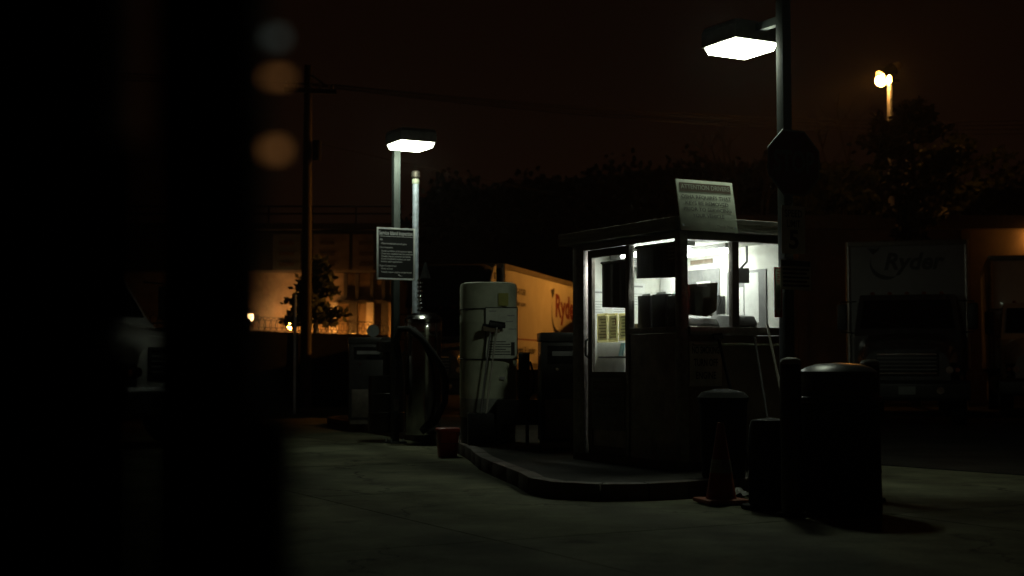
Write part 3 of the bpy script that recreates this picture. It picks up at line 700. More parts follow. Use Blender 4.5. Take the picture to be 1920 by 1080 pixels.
# vent pipe
pv = P(778.5, 600, 21.75)
vp = thing('vent_pipe', 'slim pale vent pipe with dark cap beside the inspection sign', 'pipe', (pv.x, pv.y, 0.15))
zt = P(778, 338, 21.75).z - 0.15
MB().cyl((0, 0, 0), (0, 0, zt), 0.05, n=20).build('pipe', M_galv, vp, smooth=True)
MB().lathe([(0.055, zt - 0.06), (0.058, zt - 0.05), (0.058, zt + 0.01), (0.055, zt + 0.015)], 20).build('collar', M_tank, vp, smooth=True)
MB().lathe([(0.04, zt + 0.015), (0.04, zt + 0.04), (0.068, zt + 0.05), (0.07, zt + 0.12), (0.05, zt + 0.145), (0.01, zt + 0.15)], 20).build('cap', M_bronze, vp, smooth=True)
MB().lathe([(0.09, 0), (0.09, 0.02), (0.052, 0.03)], 20).build('flange', M_bronze, vp)

# ------------------------------------------------------------------ bins, bollards, cone
def lathe_part(name, m, parent, prof, n=32): return MB().lathe(prof, n).build(name, m, parent, smooth=True)
bn = thing('litter_bin', 'large black drum bin with domed lid, standing beside the bollards', 'bin', (2.665, 11.35, 0), R(20))
lathe_part('drum', M_rubber, bn, [(0.325, 0.0), (0.335, 0.01), (0.337, 0.08), (0.33, 0.3), (0.33, 0.33), (0.336, 0.345), (0.33, 0.36), (0.328, 0.58), (0.334, 0.595), (0.328, 0.61), (0.328, 0.84), (0.34, 0.85), (0.34, 0.885), (0.33, 0.89)])
lathe_part('rim_band', M_blackm, bn, [(0.342, 0.905), (0.347, 0.91), (0.347, 0.94), (0.338, 0.948), (0.31, 0.95)])
ld = lathe_part('domed_lid', M_blackm, bn, [(0.30, 0.951), (0.315, 0.955), (0.31, 1.0), (0.305, 1.12), (0.31, 1.13), (0.308, 1.15), (0.27, 1.18), (0.18, 1.21), (0.02, 1.222)])
for s in (1, -1):
    f = MB().box(-0.16, 0.16, s * 0.298, s * 0.318, 0.985, 1.105).build('flap_door', M_black, ld, bevel=0.006)
def bollard(label, x, y, h):
    b = thing('bollard', label, 'bollard', (x, y, 0), 0, 'dark pipe bollards by the lamp pole')
    lathe_part('post', M_blackm, b, [(0.084, 0.0), (0.084, h - 0.06), (0.084, h - 0.055)], 24)
    lathe_part('dome_cap', M_tankdark, b, [(0.086, h - 0.054), (0.086, h - 0.04), (0.076, h - 0.018), (0.05, h - 0.004), (0.012, h)], 24)
    lathe_part('foot_collar', M_rubber, b, [(0.125, 0.0), (0.12, 0.03), (0.088, 0.04)], 24)
    return b
bollard('dark round-topped bollard beside the drum bin, next to the flanged drum', 2.235, 11.15, 1.265)
bollard('dark round-topped bollard behind the domed bin lid', 3.18, 12.35, 1.255)
dm = thing('flanged_drum', 'low black flanged drum between the traffic cone and the bollard', 'drum', (2.165, 11.72, 0))
lathe_part('foot_flange', M_rubber, dm, [(0.235, 0.0), (0.24, 0.015), (0.235, 0.035), (0.18, 0.045)])
lathe_part('body', M_rubber, dm, [(0.175, 0.046), (0.172, 0.5), (0.18, 0.51), (0.18, 0.53), (0.165, 0.70), (0.15, 0.74), (0.03, 0.76)])
rp = thing('red_marker_post', 'red marker post with pale bands between bollard and drum bin', 'marker post', (2.40, 11.62, 0))
lathe_part('foot', M_rubber, rp, [(0.12, 0), (0.11, 0.03), (0.05, 0.05)], 20)
lathe_part('shaft', M_redplastic, rp, [(0.045, 0.051), (0.045, 0.62), (0.03, 0.64)], 16)
for z in (0.12, 0.40, 0.585): lathe_part('pale_band', M_signwhite, rp, [(0.0465, z), (0.0465, z + 0.03)], 16)
cn = thing('traffic_cone', 'dark orange traffic cone on the concrete in front of the booth', 'cone', (1.82, 12.15, 0), R(15))
box('foot_slab', M_orange, cn, -0.19, 0.19, -0.19, 0.19, 0.008, 0.045, 0.012)
lathe_part('cone_body', M_orange, cn, [(0.135, 0.046), (0.13, 0.06), (0.03, 0.68), (0.026, 0.70)], 28)
lathe_part('reflective_collar', M_tankdark, cn, [(0.0975, 0.27), (0.079, 0.385)], 28)
bc = thing('waste_can', 'black waste can standing on the island against the booth front', 'waste can', (1.98, 13.05, 0.15))
lathe_part('can', M_rubber, bc, [(0.19, 0.0), (0.20, 0.02), (0.225, 0.70), (0.235, 0.71), (0.235, 0.73)])
lathe_part('lid', M_rubber, bc, [(0.24, 0.731), (0.24, 0.75), (0.20, 0.80), (0.06, 0.83)])
rag = thing('rag', 'small pale crumpled rag lying beside the cone', 'rag', (2.02, 12.48, 0.0))
mb = MB(); N = 9
for i in range(N):
    for j in range(N):
        x = (i / (N - 1) - .5) * .26; y = (j / (N - 1) - .5) * .2
        mb.v.append((x + random.uniform(-.01, .01), y + random.uniform(-.01, .01), max(0.006, (0.10 * math.exp(-(x * x + y * y) * 55) + random.uniform(-.018, .018)))))
for i in range(N - 1):
    for j in range(N - 1): mb.f.append((i * N + j, (i + 1) * N + j, (i + 1) * N + j + 1, i * N + j + 1))
mb.build('cloth', M_tankdark, rag, smooth=True)
# brooms leaning at booth front
def leaning(name, label, cat, a, b, r, m, head=None, hm=None, group=None):
    a = Vector(a); b = Vector(b); t = thing(name, label, cat, a, 0, group)
    MB().cyl((0, 0, 0), b - a, r, n=10).build('handle', m, t, smooth=True)
    if head:
        dd = (b - a).normalized(); sgn = head[0]; w, hh, th = head[1:]
        c = (b - a) if sgn > 0 else Vector((0, 0, 0))
        side = Vector((U.x, U.y, 0)); side = (side - dd * side.dot(dd)).normalized(); nn = dd.cross(side)
        Mx = Matrix((( side.x, nn.x, dd.x, c.x), (side.y, nn.y, dd.y, c.y), (side.z, nn.z, dd.z, c.z), (0, 0, 0, 1)))
        MB().box(-w, w, -th, th, -hh, hh, Mx).build('head', hm or M_black, t, bevel=0.004)
        MB().box(-w * .95, w * .95, -th * .6, th * .6, hh * 1.02, hh * 2.2, Mx).build('bristles', M_rubber, t)
    return t
leaning('squeegee_pole', 'pale squeegee pole leaning on the booth front, beside the lamp pole', 'squeegee', BL(1.02, -0.42, 0.42), BL(1.06, -0.05, 1.47), 0.014, M_handle, (-1, .15, .02, .02))
leaning('broom', 'grey broom leaning on the booth front under the sill', 'broom', BL(0.82, -0.45, 0.05), BL(0.90, -0.045, 1.34), 0.013, M_grey, (-1, .17, .04, .03))
leaning('mop', 'dark handled mop leaning across the NO SMOKING board', 'mop', BL(0.55, -0.38, 0.05), BL(0.43, -0.055, 1.33), 0.017, M_black, (1, .06, .02, .012))

# ------------------------------------------------------------------ fuel lane equipment
def dispenser(label, loc, rz, w=0.62, h=1.46, dial=False):
    t = thing('fuel_dispenser', label, 'fuel pump', loc, rz)
    box('plinth', M_bronze, t, -w / 2 + .02, w / 2 - .02, 0.02, 0.46, 0, 0.08)
    box('cabinet', M_blackm, t, -w / 2, w / 2, 0, 0.5, 0.081, h - 0.12, 0.012)
    box('head', M_blackm, t, -w / 2 - .01, w / 2 + .01, -0.02, 0.52, h - 0.118, h, 0.012)
    box('display', M_wsglass, t, -w / 2 + .08, w / 2 - .08, -0.008, -0.001, h - 0.40, h - 0.17, 0.003)
    box('display_digits', M_grey, t, -w / 2 + .14, w / 2 - .20, -0.011, -0.0085, h - 0.30, h - 0.24)
    box('lower_panel', M_bronze, t, -w / 2 + .05, w / 2 - .05, -0.006, -0.001, 0.12, 0.62, 0.003)
    MB().cyl((-w / 2 + .2, -0.01, h - 0.47), (-w / 2 + .2, -0.03, h - 0.47), 0.022, n=14).build('lock', M_chrome, t, smooth=True)
    nz = MB().tube([(w / 2 + .03, .2, .55), (w / 2 + .04, .2, .8), (w / 2 + .05, .16, .95), (w / 2 + .05, .06, 1.02)], 0.022).build('nozzle', M_galv, t, smooth=True)
    MB().tube([(w / 2 + .03, .2, .55), (w / 2 + .10, .2, .3), (w / 2 + .12, .24, .12), (w / 2 + .06, .34, .25), (w / 2 + .03, .4, .9), (w / 2 + .005, .42, 1.1)], 0.018, 8).build('hose', M_rubber, nz, smooth=True)
    if dial:
        MB().cyl((.05, -0.02, h + .12), (.05, .06, h + .12), 0.11, n=24).build('dial_gauge', M_grey2, t, smooth=True)
        MB().cyl((.05, .03, h), (.05, .03, h + .03), 0.03).build('gauge_stem', M_blackm, t)
    return t
pd = P(1056, 838, 17.75)
dispenser('black fuel pump standing behind the booth corner', (pd.x + 0.02, 17.75, 0.15), R(4), 0.60, 1.47)
pd = P(690, 800, 24.6)
dispenser('black fuel pump with a round dial on top, at the far island end', (pd.x, 24.9, 0.15), R(8), 0.75, 1.55, True)
rk = thing('hose_rack', 'low dark steel rack between the white tank and the pump', 'rack', (0.10, 18.25, 0.15))
box('beam', M_blackm, rk, -0.30, 0.42, 0, 0.35, 0.27, 0.60, 0.01)
for x in (-0.27, 0.10, 0.39): box('leg', M_blackm, rk, x - 0.022, x + 0.022, 0.03, 0.08, 0, 0.268)
pk = thing('hose_post', 'dark square hose post standing on the low rack', 'post', (0.16, 18.40, 0.751))
box('post', M_blackm, pk, -0.075, 0.075, 0, 0.15, 0, 0.60, 0.01); box('cap', M_bronze, pk, -0.08, 0.08, -0.005, 0.155, 0.601, 0.62)
MB().tube([(0.08, .07, .5), (0.14, .05, .3), (0.12, .04, .08), (0.06, -.03, .03)], 0.014).build('hose', M_rubber, pk, smooth=True)
# white poly tank
TX, TY = -0.325, 19.0
tk = thing('storage_tank', 'tall white strapped plastic tank with a poster, on the island', 'tank', (TX, TY, 0.15), R(6))
MB().lathe([(0.36, 0.0), (0.37, 0.02), (0.37, 0.34), (0.36, 0.35)], 40, pw=2.6).build('stand', M_black, tk)
MB().lathe([(0.378, 0.352), (0.385, 0.37), (0.385, 0.60), (0.386, 0.605)], 48, pw=2.6).build('skirt', M_tankdark, tk, smooth=True)
MB().lathe([(0.386, 0.606), (0.388, 0.62), (0.388, 1.60), (0.392, 1.62), (0.392, 1.64), (0.388, 1.66), (0.388, 2.12), (0.375, 2.16), (0.33, 2.175), (0.05, 2.185)], 48, pw=2.6).build('shell', M_tank, tk, smooth=True)
for z, sag in ((1.80, 0.03), (1.14, -0.03)):
    pts = []
    for i in range(49):
        a = 2 * math.pi * i / 48; ct, s_ = math.cos(a), math.sin(a); k = (abs(ct) ** 2.6 + abs(s_) ** 2.6) ** (-1 / 2.6) * 0.397
        pts.append((k * ct, k * s_, z - sag * math.sin(a) * 0.4 * (1 if ct < 0 else .3)))
    MB().tube(pts, 0.009, 6).build('strap_wire', M_black, tk, smooth=True)
ps = thing('tank_poster', 'instruction poster tied to the front of the white tank', 'poster', Vector((TX, TY, 0.15)) + Matrix.Rotation(R(6), 3, 'Z') @ Vector((-0.08, -0.412, 1.13)), R(6))
box('sheet', M_sign, ps, 0, 0.44, 0, 0.004, 0, 0.70)
for x0, x1, z0, z1 in ((0, .44, 0, .012), (0, .44, .688, .70), (0, .012, .0125, .6875), (.428, .44, .0125, .6875)): box('border', M_black, ps, x0, x1, -0.003, -0.0005, z0, z1)
for i in range(6): box('print_line', M_truckblack, ps, 0.04, 0.40 - 0.06 * (i % 3), -0.0025, -0.0005, 0.06 + 0.034 * i, 0.072 + 0.034 * i)
for i, (x, z) in enumerate(((.30, .58), (.28, .50), (.32, .40), (.06, .46), (.05, .64))): box('print_line', M_ink, ps, x, x + .10, -0.0025, -0.0005, z, z + 0.012)
flat([(.06, .36), (.10, .33), (.15, .38), (.13, .44), (.09, .42)], M_redplastic, ps, (0, -0.0008, 0), FRONT, name='red_picture')
box('dark_strip', M_black, ps, .35, .40, -0.0045, -0.0027, .05, .23)
box('yellow_label', M_yellow, tk, 0.10, 0.235, -0.402, -0.396, 1.85, 2.02); box('small_mark', M_ink, tk, 0.12, 0.19, -0.402, -0.397, 0.86, 0.90)
by = P(907, 800, 18.35)
bx_ = thing('black_crate', 'black crate at the foot of the white tank', 'crate', (by.x, 18.3, 0.15), R(5))
for x0, x1, y0, y1 in ((-.2, -.18, 0, .32), (.18, .2, 0, .32), (-.179, .179, 0, .02), (-.179, .179, .30, .32)): box('side', M_black, bx_, x0, x1, y0, y1, 0.021, 0.42, 0.003)
box('bottom', M_black, bx_, -.2, .2, 0, .32, 0, .02)
leaning('window_brush', 'long window brush leaning on the white tank poster, dark wide head', 'brush', (by.x - 0.02, 18.46, 0.18), P(932, 610, 18.50), 0.013, M_handle, (1, .12, .025, .02))
leaning('window_brush', 'long window brush with pale head, leaning on the tank beside the wide-headed one', 'brush', (by.x - 0.09, 18.46, 0.18), P(920, 618, 18.50), 0.012, M_grey, (1, .13, .03, .02), M_brown)
rb = P(850, 855, 18.35)
rbk = thing('red_bucket', 'red square bucket with lid on the ground by the island curb', 'bucket', (-0.85, 18.35, 0), R(12))
mb = MB(); mb.lathe([(0.115, 0.0), (0.12, 0.01), (0.142, 0.32), (0.145, 0.325)], 32, pw=5).build('pail', M_redplastic, rbk, smooth=True)
MB().lathe([(0.152, 0.326), (0.155, 0.34), (0.152, 0.37), (0.14, 0.38), (0.02, 0.385)], 32, pw=5).build('lid', M_redplastic, rbk, smooth=True)
MB().tube([(-.15, 0, .33), (-.165, -.05, .25), (-.12, -.155, .18), (.12, -.155, .18), (.165, -.05, .25), (.15, 0, .33)], 0.005, 6).build('bail_handle', M_black, rbk)

# vacuum
pv = P(793, 815, 21.2)
vc = thing('vacuum_station', 'stainless steel vacuum cylinder with black hose on the island', 'vacuum', (pv.x, 21.2, 0.15))
lathe_part('drum', M_steel, vc, [(0.27, 0.0), (0.275, 0.02), (0.275, 1.72), (0.272, 1.74)], 40)
lathe_part('domed_top', M_steel, vc, [(0.288, 1.70), (0.29, 1.75), (0.25, 1.80), (0.16, 1.845), (0.02, 1.865)], 40)
lathe_part('top_band', M_chrome, vc, [(0.283, 1.50), (0.286, 1.51), (0.286, 1.69), (0.283, 1.695)], 40)
for a in (-2.3, -0.75): MB().box(-0.012, 0.012, -0.296, -0.286, 1.2, 1.69, Matrix.Rotation(a + math.pi / 2, 4, 'Z')).build('latch_bar', M_bronze, vc)
hs = MB().tube([(-0.36, -0.12, 1.15), (-0.40, -0.16, 1.40), (-0.34, -0.24, 1.60), (-0.18, -0.31, 1.60), (0.0, -0.34, 1.45), (0.16, -0.34, 1.24), (0.30, -0.30, 1.02), (0.36, -0.24, 0.82), (0.34, -0.22, 0.5), (0.2, -0.3, 0.2), (0.0, -0.36, 0.06)], 0.052, 12).build('hose', M_rubber, vc, smooth=True)
MB().cyl((-0.36, -0.12, 1.15), (-0.36, -0.12, 0.60), 0.055, 0.07, n=14).build('hose_nozzle', M_black, vc, smooth=True)
cp = [(0.035 * math.cos(a) - 0.06, 0.10 + 0.035 * math.sin(a), 1.86 + a * 0.0105) for a in [i * 0.45 for i in range(110)]]
MB().tube(cp, 0.011, 6).build('hose_spring', M_chrome, vc, smooth=True)
MB().lathe([(0.09, 2.385), (0.05, 2.50), (0.018, 2.62), (0.008, 2.64)], 16, (-0.06 + 0.08, 0.10)).build('spring_cone', M_matte, vc, smooth=True)
dk = thing('oil_drum', 'dark drum standing beside the vacuum cylinder', 'drum', (pv.x - 0.62, 21.9, 0.15))
lathe_part('shell', M_blackm, dk, [(0.26, 0.0), (0.285, 0.01), (0.285, 0.3), (0.293, 0.31), (0.285, 0.32), (0.285, 0.6), (0.293, 0.61), (0.285, 0.62), (0.285, 0.88), (0.27, 0.89)])
lathe_part('pump_head', M_blackm, dk, [(0.06, 0.891), (0.06, 1.25), (0.16, 1.27), (0.16, 1.42), (0.05, 1.5)], 18)

# ------------------------------------------------------------------ trucks
def wheel(parent, x, y, w=0.28, r=0.5):
    wh = MB().cyl((x - w / 2, y, r), (x + w / 2, y, r), r, n=28).build('wheel', M_rubber, parent, smooth=True)
    s = 1 if x > 0 else -1
    MB().cyl((x + s * (w / 2 + .002), y, r), (x + s * (w / 2 + .03), y, r), 0.28, 0.2, n=20).build('rim', M_galv, wh, smooth=True)
    return wh
def make_truck(label, loc, rz, fairing=False, side=False, front=True, length=8.0, cab_m=None, shade_sheet=False, box_m=None):
    t = thing('box_truck', label, 'truck', loc, rz)
    cab_m = cab_m or M_cabwhite
    y0 = 2.6; y1 = y0 + length; zb, zt = 1.12, 3.85; w = 1.25
    bx = box('cargo_box', box_m or M_truckwhite, t, -w, w, y0, y1, zb, zt, 0.01)
    for s in (-1, 1):
        MB().lathe([(0.06, zb), (0.06, zt)], 16, (s * (w - 0.035), y0 + 0.03)).build('corner_rail', M_trail, bx, smooth=True)
        box('top_rail', M_trail, bx, s * w - 0.012, s * w + 0.012, y0 + 0.08, y1, zt - 0.13, zt + 0.012)
        box('bottom_rail', M_trail, bx, s * w - 0.014, s * w + 0.014, y0 + 0.08, y1, zb - 0.03, zb + 0.15)
    box('front_top_rail', M_bronze, bx, -w + 0.02, w - 0.02, y0 - 0.03, y0 + 0.05, zt - 0.10, zt + 0.015, 0.01)
    for s in (-1, 1): box('frame_rail', M_blackm, t, s * 0.42 - 0.05, s * 0.42 + 0.05, 0.5, y1 - 0.2, 0.72, 0.98)
    for y in [y0 + 0.6 + k * 0.9 for k in range(int(length / 0.9))]: box('cross_member', M_blackm, t, -w + .05, w - .05, y, y + .07, 0.99, zb - .001)
    for s in (-1, 1):
        wheel(t, s * 0.98, 0.95, 0.28); wheel(t, s * 0.92, y1 - 2.2, 0.5)
        MB().cyl((s * 0.98, 2.7, 0.72), (s * 0.98, 3.9, 0.72), 0.27, n=20).build('fuel_tank', M_steel, t, smooth=True)
    # hood and cab
    def hood_w(y, z): return 0.80 + 0.22 * min(1, max(0, y / 1.3)) - 0.10 * max(0, (z - 1.3))
    hood = MB()
    sec = []
    for y, zr in ((0.0, 1.50), (0.12, 1.60), (0.7, 1.74), (1.35, 1.86)):
        hw = 0.82 + 0.20 * y / 1.35; row = []
        for k in range(13):
            a = math.pi * k / 12; x = hw * math.copysign(abs(math.cos(a)) ** 0.45, math.cos(a)); z = 0.85 + (zr - 0.85) * abs(math.sin(a)) ** 0.42
            row.append((x, y, z))
        sec.append(row)
    for r in sec: hood.v += r
    for i in range(len(sec) - 1):
        for k in range(12): hood.f.append((i * 13 + k, i * 13 + k + 1, (i + 1) * 13 + k + 1, (i + 1) * 13 + k))
    hood.f += [tuple(range(13)), tuple(range(3 * 13, 4 * 13))]
    hd = hood.build('hood', cab_m, t, smooth=True)
    for s in (-1, 1):
        fe_ = MB(); rows = []
        for y, zr in ((0.08, 1.02), (0.35, 1.22), (0.95, 1.28), (1.45, 1.18), (1.62, 0.95)):
            rows.append([(s * (0.72 + 0.42 * u) , y, 0.62 + (zr - 0.62) * (1 - u ** 4)) for u in (0, .3, .6, .8, .92, 1.0)])
        for r in rows: fe_.v += r
        for i in range(4):
            for k in range(5): fe_.f.append((i * 6 + k, i * 6 + k + 1, (i + 1) * 6 + k + 1, (i + 1) * 6 + k))
        fe_.build('fender', cab_m, t, smooth=True)
        hl = MB().prof_x([(0.02, 1.0), (0.0, 1.1), (0.03, 1.22), (0.2, 1.25), (0.2, 0.98)], s * 0.70, s * 1.02).build('headlight', M_wsglass, t, bevel=0.02)
        MB().cyl((s * 0.80, 0.01, 1.10), (s * 0.80, -0.012, 1.10), 0.075, 0.07, n=18).build('reflector', M_chrome, hl, smooth=True)
        MB().cyl((s * 0.95, 0.015, 1.10), (s * 0.95, 0.0, 1.10), 0.045, n=14).build('turn_signal', M_orange, hl, smooth=True)
    gr = box('grille', M_black, t, -0.60, 0.60, -0.03, 0.02, 0.98, 1.46, 0.02)
    for k in range(6): box('grille_bar', M_chrome if k in (0, 5) else M_grey, gr, -0.56, 0.56, -0.045, -0.031, 1.02 + 0.075 * k, 1.045 + 0.075 * k)
    bp = MB().prof_x([(-0.16, 0.50), (-0.18, 0.56), (-0.18, 0.82), (-0.14, 0.90), (0.1, 0.90), (0.1, 0.50)], -1.18, 1.18).build('bumper', M_blackm, t, bevel=0.02)
    pl = box('licence_plate', M_grey2, bp, -0.16, 0.16, -0.192, -0.1815, 0.62, 0.78)
    for s in (-1, 1): MB().cyl((s * 0.62, -0.182, 0.7), (s * 0.62, -0.19, 0.7), 0.07, n=16).build('fog_lamp', M_chrome, bp, smooth=True)
    tap = lambda y, z: 1.0 - 0.10 * max(0, (z - 1.8)) / 0.95
    cab = MB().prof_x([(1.36, 0.85), (1.36, 1.80), (1.50, 1.90), (1.98, 2.58), (2.12, 2.68), (2.52, 2.70), (2.52, 0.85)], -1.06, 1.06, tap).build('cab', cab_m, t, bevel=0.03)
    ws = MB().add([(-0.94, 1.515, 1.96), (0.94, 1.515, 1.96), (0.875, 1.938, 2.555), (-0.875, 1.938, 2.555), (-0.94, 1.55, 1.94), (0.94, 1.55, 1.94), (0.875, 1.97, 2.54), (-0.875, 1.97, 2.54)],
                  [(0, 1, 2, 3), (4, 7, 6, 5), (0, 4, 5, 1), (1, 5, 6, 2), (2, 6, 7, 3), (3, 7, 4, 0)]).build('windshield', M_wsglass, cab)
    for s in (-1, 1): MB().tube([(s * 0.1, 1.50, 1.965), (s * 0.35, 1.56, 2.06), (s * 0.75, 1.62, 2.12)], 0.008, 5).build('wiper', M_black, ws)
    for s in (-1, 1):
        dr_ = MB().add([(s * 1.068, 1.66, 1.0), (s * 1.068, 2.44, 1.0), (s * 1.068, 2.44, 1.80), (s * 1.068, 1.66, 1.80)], [(0, 1, 2, 3)]).build('door', cab_m, cab)
        MB().add([(s * 1.066, 1.62, 1.86), (s * 1.066, 2.42, 1.86), (s * 1.0, 2.42, 2.52), (s * 1.0, 2.02, 2.52)], [(0, 1, 2, 3)]).build('side_window', M_wsglass, cab)
        MB().box(s * 1.07, s * 1.10, 2.28, 2.40, 1.62, 1.66).build('door_handle', M_black, dr_)
        mr = MB().box(s * 1.30 - .1, s * 1.30 + .1, 1.40, 1.47, 1.92, 2.46).build('mirror', M_black, t, bevel=0.03)
        MB().tube([(s * 1.02, 1.62, 2.52), (s * 1.32, 1.43, 2.50), (s * 1.32, 1.43, 2.46)], 0.014, 6).build('mirror_arm', M_black, mr)
        MB().tube([(s * 1.05, 1.60, 1.86), (s * 1.32, 1.43, 1.88), (s * 1.32, 1.43, 1.92)], 0.014, 6).build('mirror_arm', M_black, mr)
        box('step', M_trail, t, s * 1.0 - .1, s * 1.0 + .1, 1.75, 2.4, 0.52, 0.56)
    for k in range(5): MB().lathe([(0.045, 2.69), (0.045, 2.72), (0.02, 2.74)], 12, (-0.7 + 0.35 * k, 2.2)).build('roof_marker', M_orange, cab, smooth=True)
    if fairing:
        rows = []
        fr_ = MB()
        for y, z in ((1.45, 2.71), (1.52, 3.0), (1.70, 3.4), (1.95, 3.75), (2.25, 3.85)):
            rows.append([(1.10 * math.copysign(abs(math.cos(a)) ** .35, math.cos(a)), y + 0.10 * (1 - abs(math.sin(a))), 2.69 + (z - 2.69) * abs(math.sin(a)) ** 0.25) for a in [math.pi * k / 14 for k in range(15)]])
        for r in rows: fr_.v += r
        for i in range(len(rows) - 1):
            for k in range(14): fr_.f.append((i * 15 + k, i * 15 + k + 1, (i + 1) * 15 + k + 1, (i + 1) * 15 + k))
        fr_.f.append(tuple(range(60, 75)))
        fo = fr_.build('roof_fairing', M_rubber, t, smooth=True)  # black body stands for shade, the white side panel for lamplight
        MB().add([(1.1, 1.62, 2.75), (1.1, 2.24, 2.75), (1.1, 2.24, 3.80), (1.1, 2.0, 3.72), (1.1, 1.74, 3.36), (1.13, 1.62, 2.75), (1.13, 2.24, 2.75), (1.13, 2.24, 3.80), (1.13, 2.0, 3.72), (1.13, 1.74, 3.36)],
                 [(0, 1, 2, 3, 4), (9, 8, 7, 6, 5), (0, 5, 6, 1), (1, 6, 7, 2), (2, 7, 8, 3), (3, 8, 9, 4), (4, 9, 5, 0)]).build('lit_fairing_side', M_truckwhite, fo)
        box('decal', M_truckblack, fo, 1.1305, 1.136, 2.04, 2.16, 3.42, 3.60)
    if shade_sheet: box('front_shade_sheet', M_rubber, bx, -w + 0.07, w - 0.09, y0 - 0.012, y0 - 0.0005, zb + 0.02, zt - 0.105)  # dark sheet added over the white front to stand for its shade
    if front:
        text('Ryder', M_decaldim, t, (0.16, y0 - 0.012, 3.40), FRONT, 0.50, 1.25, 0.03, shear=0.25)
        swoosh(M_decaldim, t, (-0.42, y0 - 0.012, 3.37), FRONT, 0.55)
    if side:
        X = w + 0.003
        text('1-800-GO-RYDER', M_truckblack, t, (X, y0 + 1.35, 3.20), RIGHT, 0.22, 2.0, 0.02)
        text('ryder.com', M_truckblack, t, (X, y0 + 1.65, 2.88), RIGHT, 0.20, 1.35, 0.02)
        text('Ryder', M_truckred, t, (X, y0 + 7.75, 2.98), RIGHT, 0.95, 3.3, 0.035)
        swoosh(M_truckblack, t, (X, y0 + 6.2, 2.80), RIGHT, 1.05)
        text('Truck Rental & Leasing', M_truckblack, t, (X, y0 + 1.9, 1.62), RIGHT, 0.28, 3.1, 0.02)
        flat([(0.1, 0), (length - 0.1, 0), (length - 0.1, 0.035), (0.1, 0.035)], M_truckred, t, (X - 0.0015, y0, 1.90), RIGHT, name='stripe')
    return t
make_truck('white rental box truck facing the lane, dark windshield under the lettered box front', (7.73, 27.2, 0.012), R(-16.5), cab_m=M_cabdark, box_m=M_boxdim)
make_truck('rental box truck parked beside the other, hood and cargo box in orange light', (12.1, 31.0, 0.012), R(-17), front=False, length=6.5)
make_truck('white rental box truck with red lettering along its orange-lit side', (-2.06, 33.8, -0.01), R(-14.4), fairing=True, side=True, front=False, length=10.4, cab_m=M_cabdark, shade_sheet=True)
make_truck('pale box truck behind the dark near pillars', (-4.9, 20.3, 0.0), R(62), front=False, length=6.0)

# ------------------------------------------------------------------ tall sodium mast, wall lamps
def sodium_mast(label, base, h, aim, lens_m, visor=0.3, glow=None):
    t = thing('flood_mast', label, 'light mast', base)
    MB().cyl((0, 0, 0), (0, 0, h), 0.13, 0.085, n=16).build('mast', M_galv, t, smooth=True)
    box('cross_bar', M_bronze, t, -0.38, 0.3, -0.04, 0.04, h - 0.05, h + 0.05); box('top_stub', M_bronze, t, -0.03, 0.03, -0.03, 0.03, h + 0.051, h + 0.42)
    aim = Vector(aim).normalized(); up = Vector((0, 0, 1)); sd = aim.cross(up).normalized(); u2 = sd.cross(aim)
    for k, off_ in enumerate((Vector((0.12, 0.0, 0.42)), Vector((-0.12, -0.14, 0.08)), Vector((-0.34, -0.14, -0.02)))):  # with glow, the first head is an added unseen beam lamp
        vis = visor if (k == 0 or not glow) else 0
        if k == 2 and not glow: continue
        c = Vector((0, 0, h)) + off_
        M4 = Matrix(((sd.x, u2.x, -aim.x, c.x), (sd.y, u2.y, -aim.y, c.y), (sd.z, u2.z, -aim.z, c.z), (0, 0, 0, 1)))
        hb = MB(); n = 20
        for r, z in ((0.20, 0.0), (0.17, 0.10), (0.13, 0.30), (0.05, 0.34)):
            for i in range(n):
                a = 2 * math.pi * i / n; hb.v.append(tuple(M4 @ Vector((r * math.cos(a), r * math.sin(a), z))))
        for j in range(3):
            for i in range(n): hb.f.append((j * n + i, j * n + (i + 1) % n, (j + 1) * n + (i + 1) % n, (j + 1) * n + i))
        hb.f.append(tuple(range(3 * n, 4 * n)))
        hb = hb.build('floodlight', M_bronze, t, smooth=True)
        dm_ = MB()
        for r, z in ((0.19, 0.0), (0.18, -0.06), (0.13, -0.13), (0.06, -0.165), (0.005, -0.175)):
            for i in range(n):
                a = 2 * math.pi * i / n; dm_.v.append(tuple(M4 @ Vector((r * math.cos(a), r * math.sin(a), z))))
        for j in range(4):
            for i in range(n): dm_.f.append((j * n + i, j * n + (i + 1) % n, (j + 1) * n + (i + 1) % n, (j + 1) * n + i))
        if vis:
            vz = MB()
            for z in (0.0, -vis):
                for i in range(n):
                    a = 2 * math.pi * i / n; vz.v.append(tuple(M4 @ Vector((0.215 * math.cos(a), 0.215 * math.sin(a), z))))
            for i in range(n): vz.f.append((i, (i + 1) % n, n + (i + 1) % n, n + i))
            vz.build('visor', M_matte, hb, smooth=True)  # hood added to keep the beam off the yard
        dm_.build('lens', glow if (glow and k >= 1) else lens_m, hb, smooth=True)
    return t
pm = P(1668, 152, 47)
sodium_mast('tall light mast with two glaring orange floodlights above the trees', (pm.x, 47, 0), pm.z, (-0.80, -0.34, -0.52), M_sodbeam, 0.62, M_sodglow)
sodium_mast('light mast flooding the parked truck hoods, beyond the warehouse corner', (21, 27, 0), 8.0, (-8.2, 3.6, -6.5), M_sod2, 0.55)

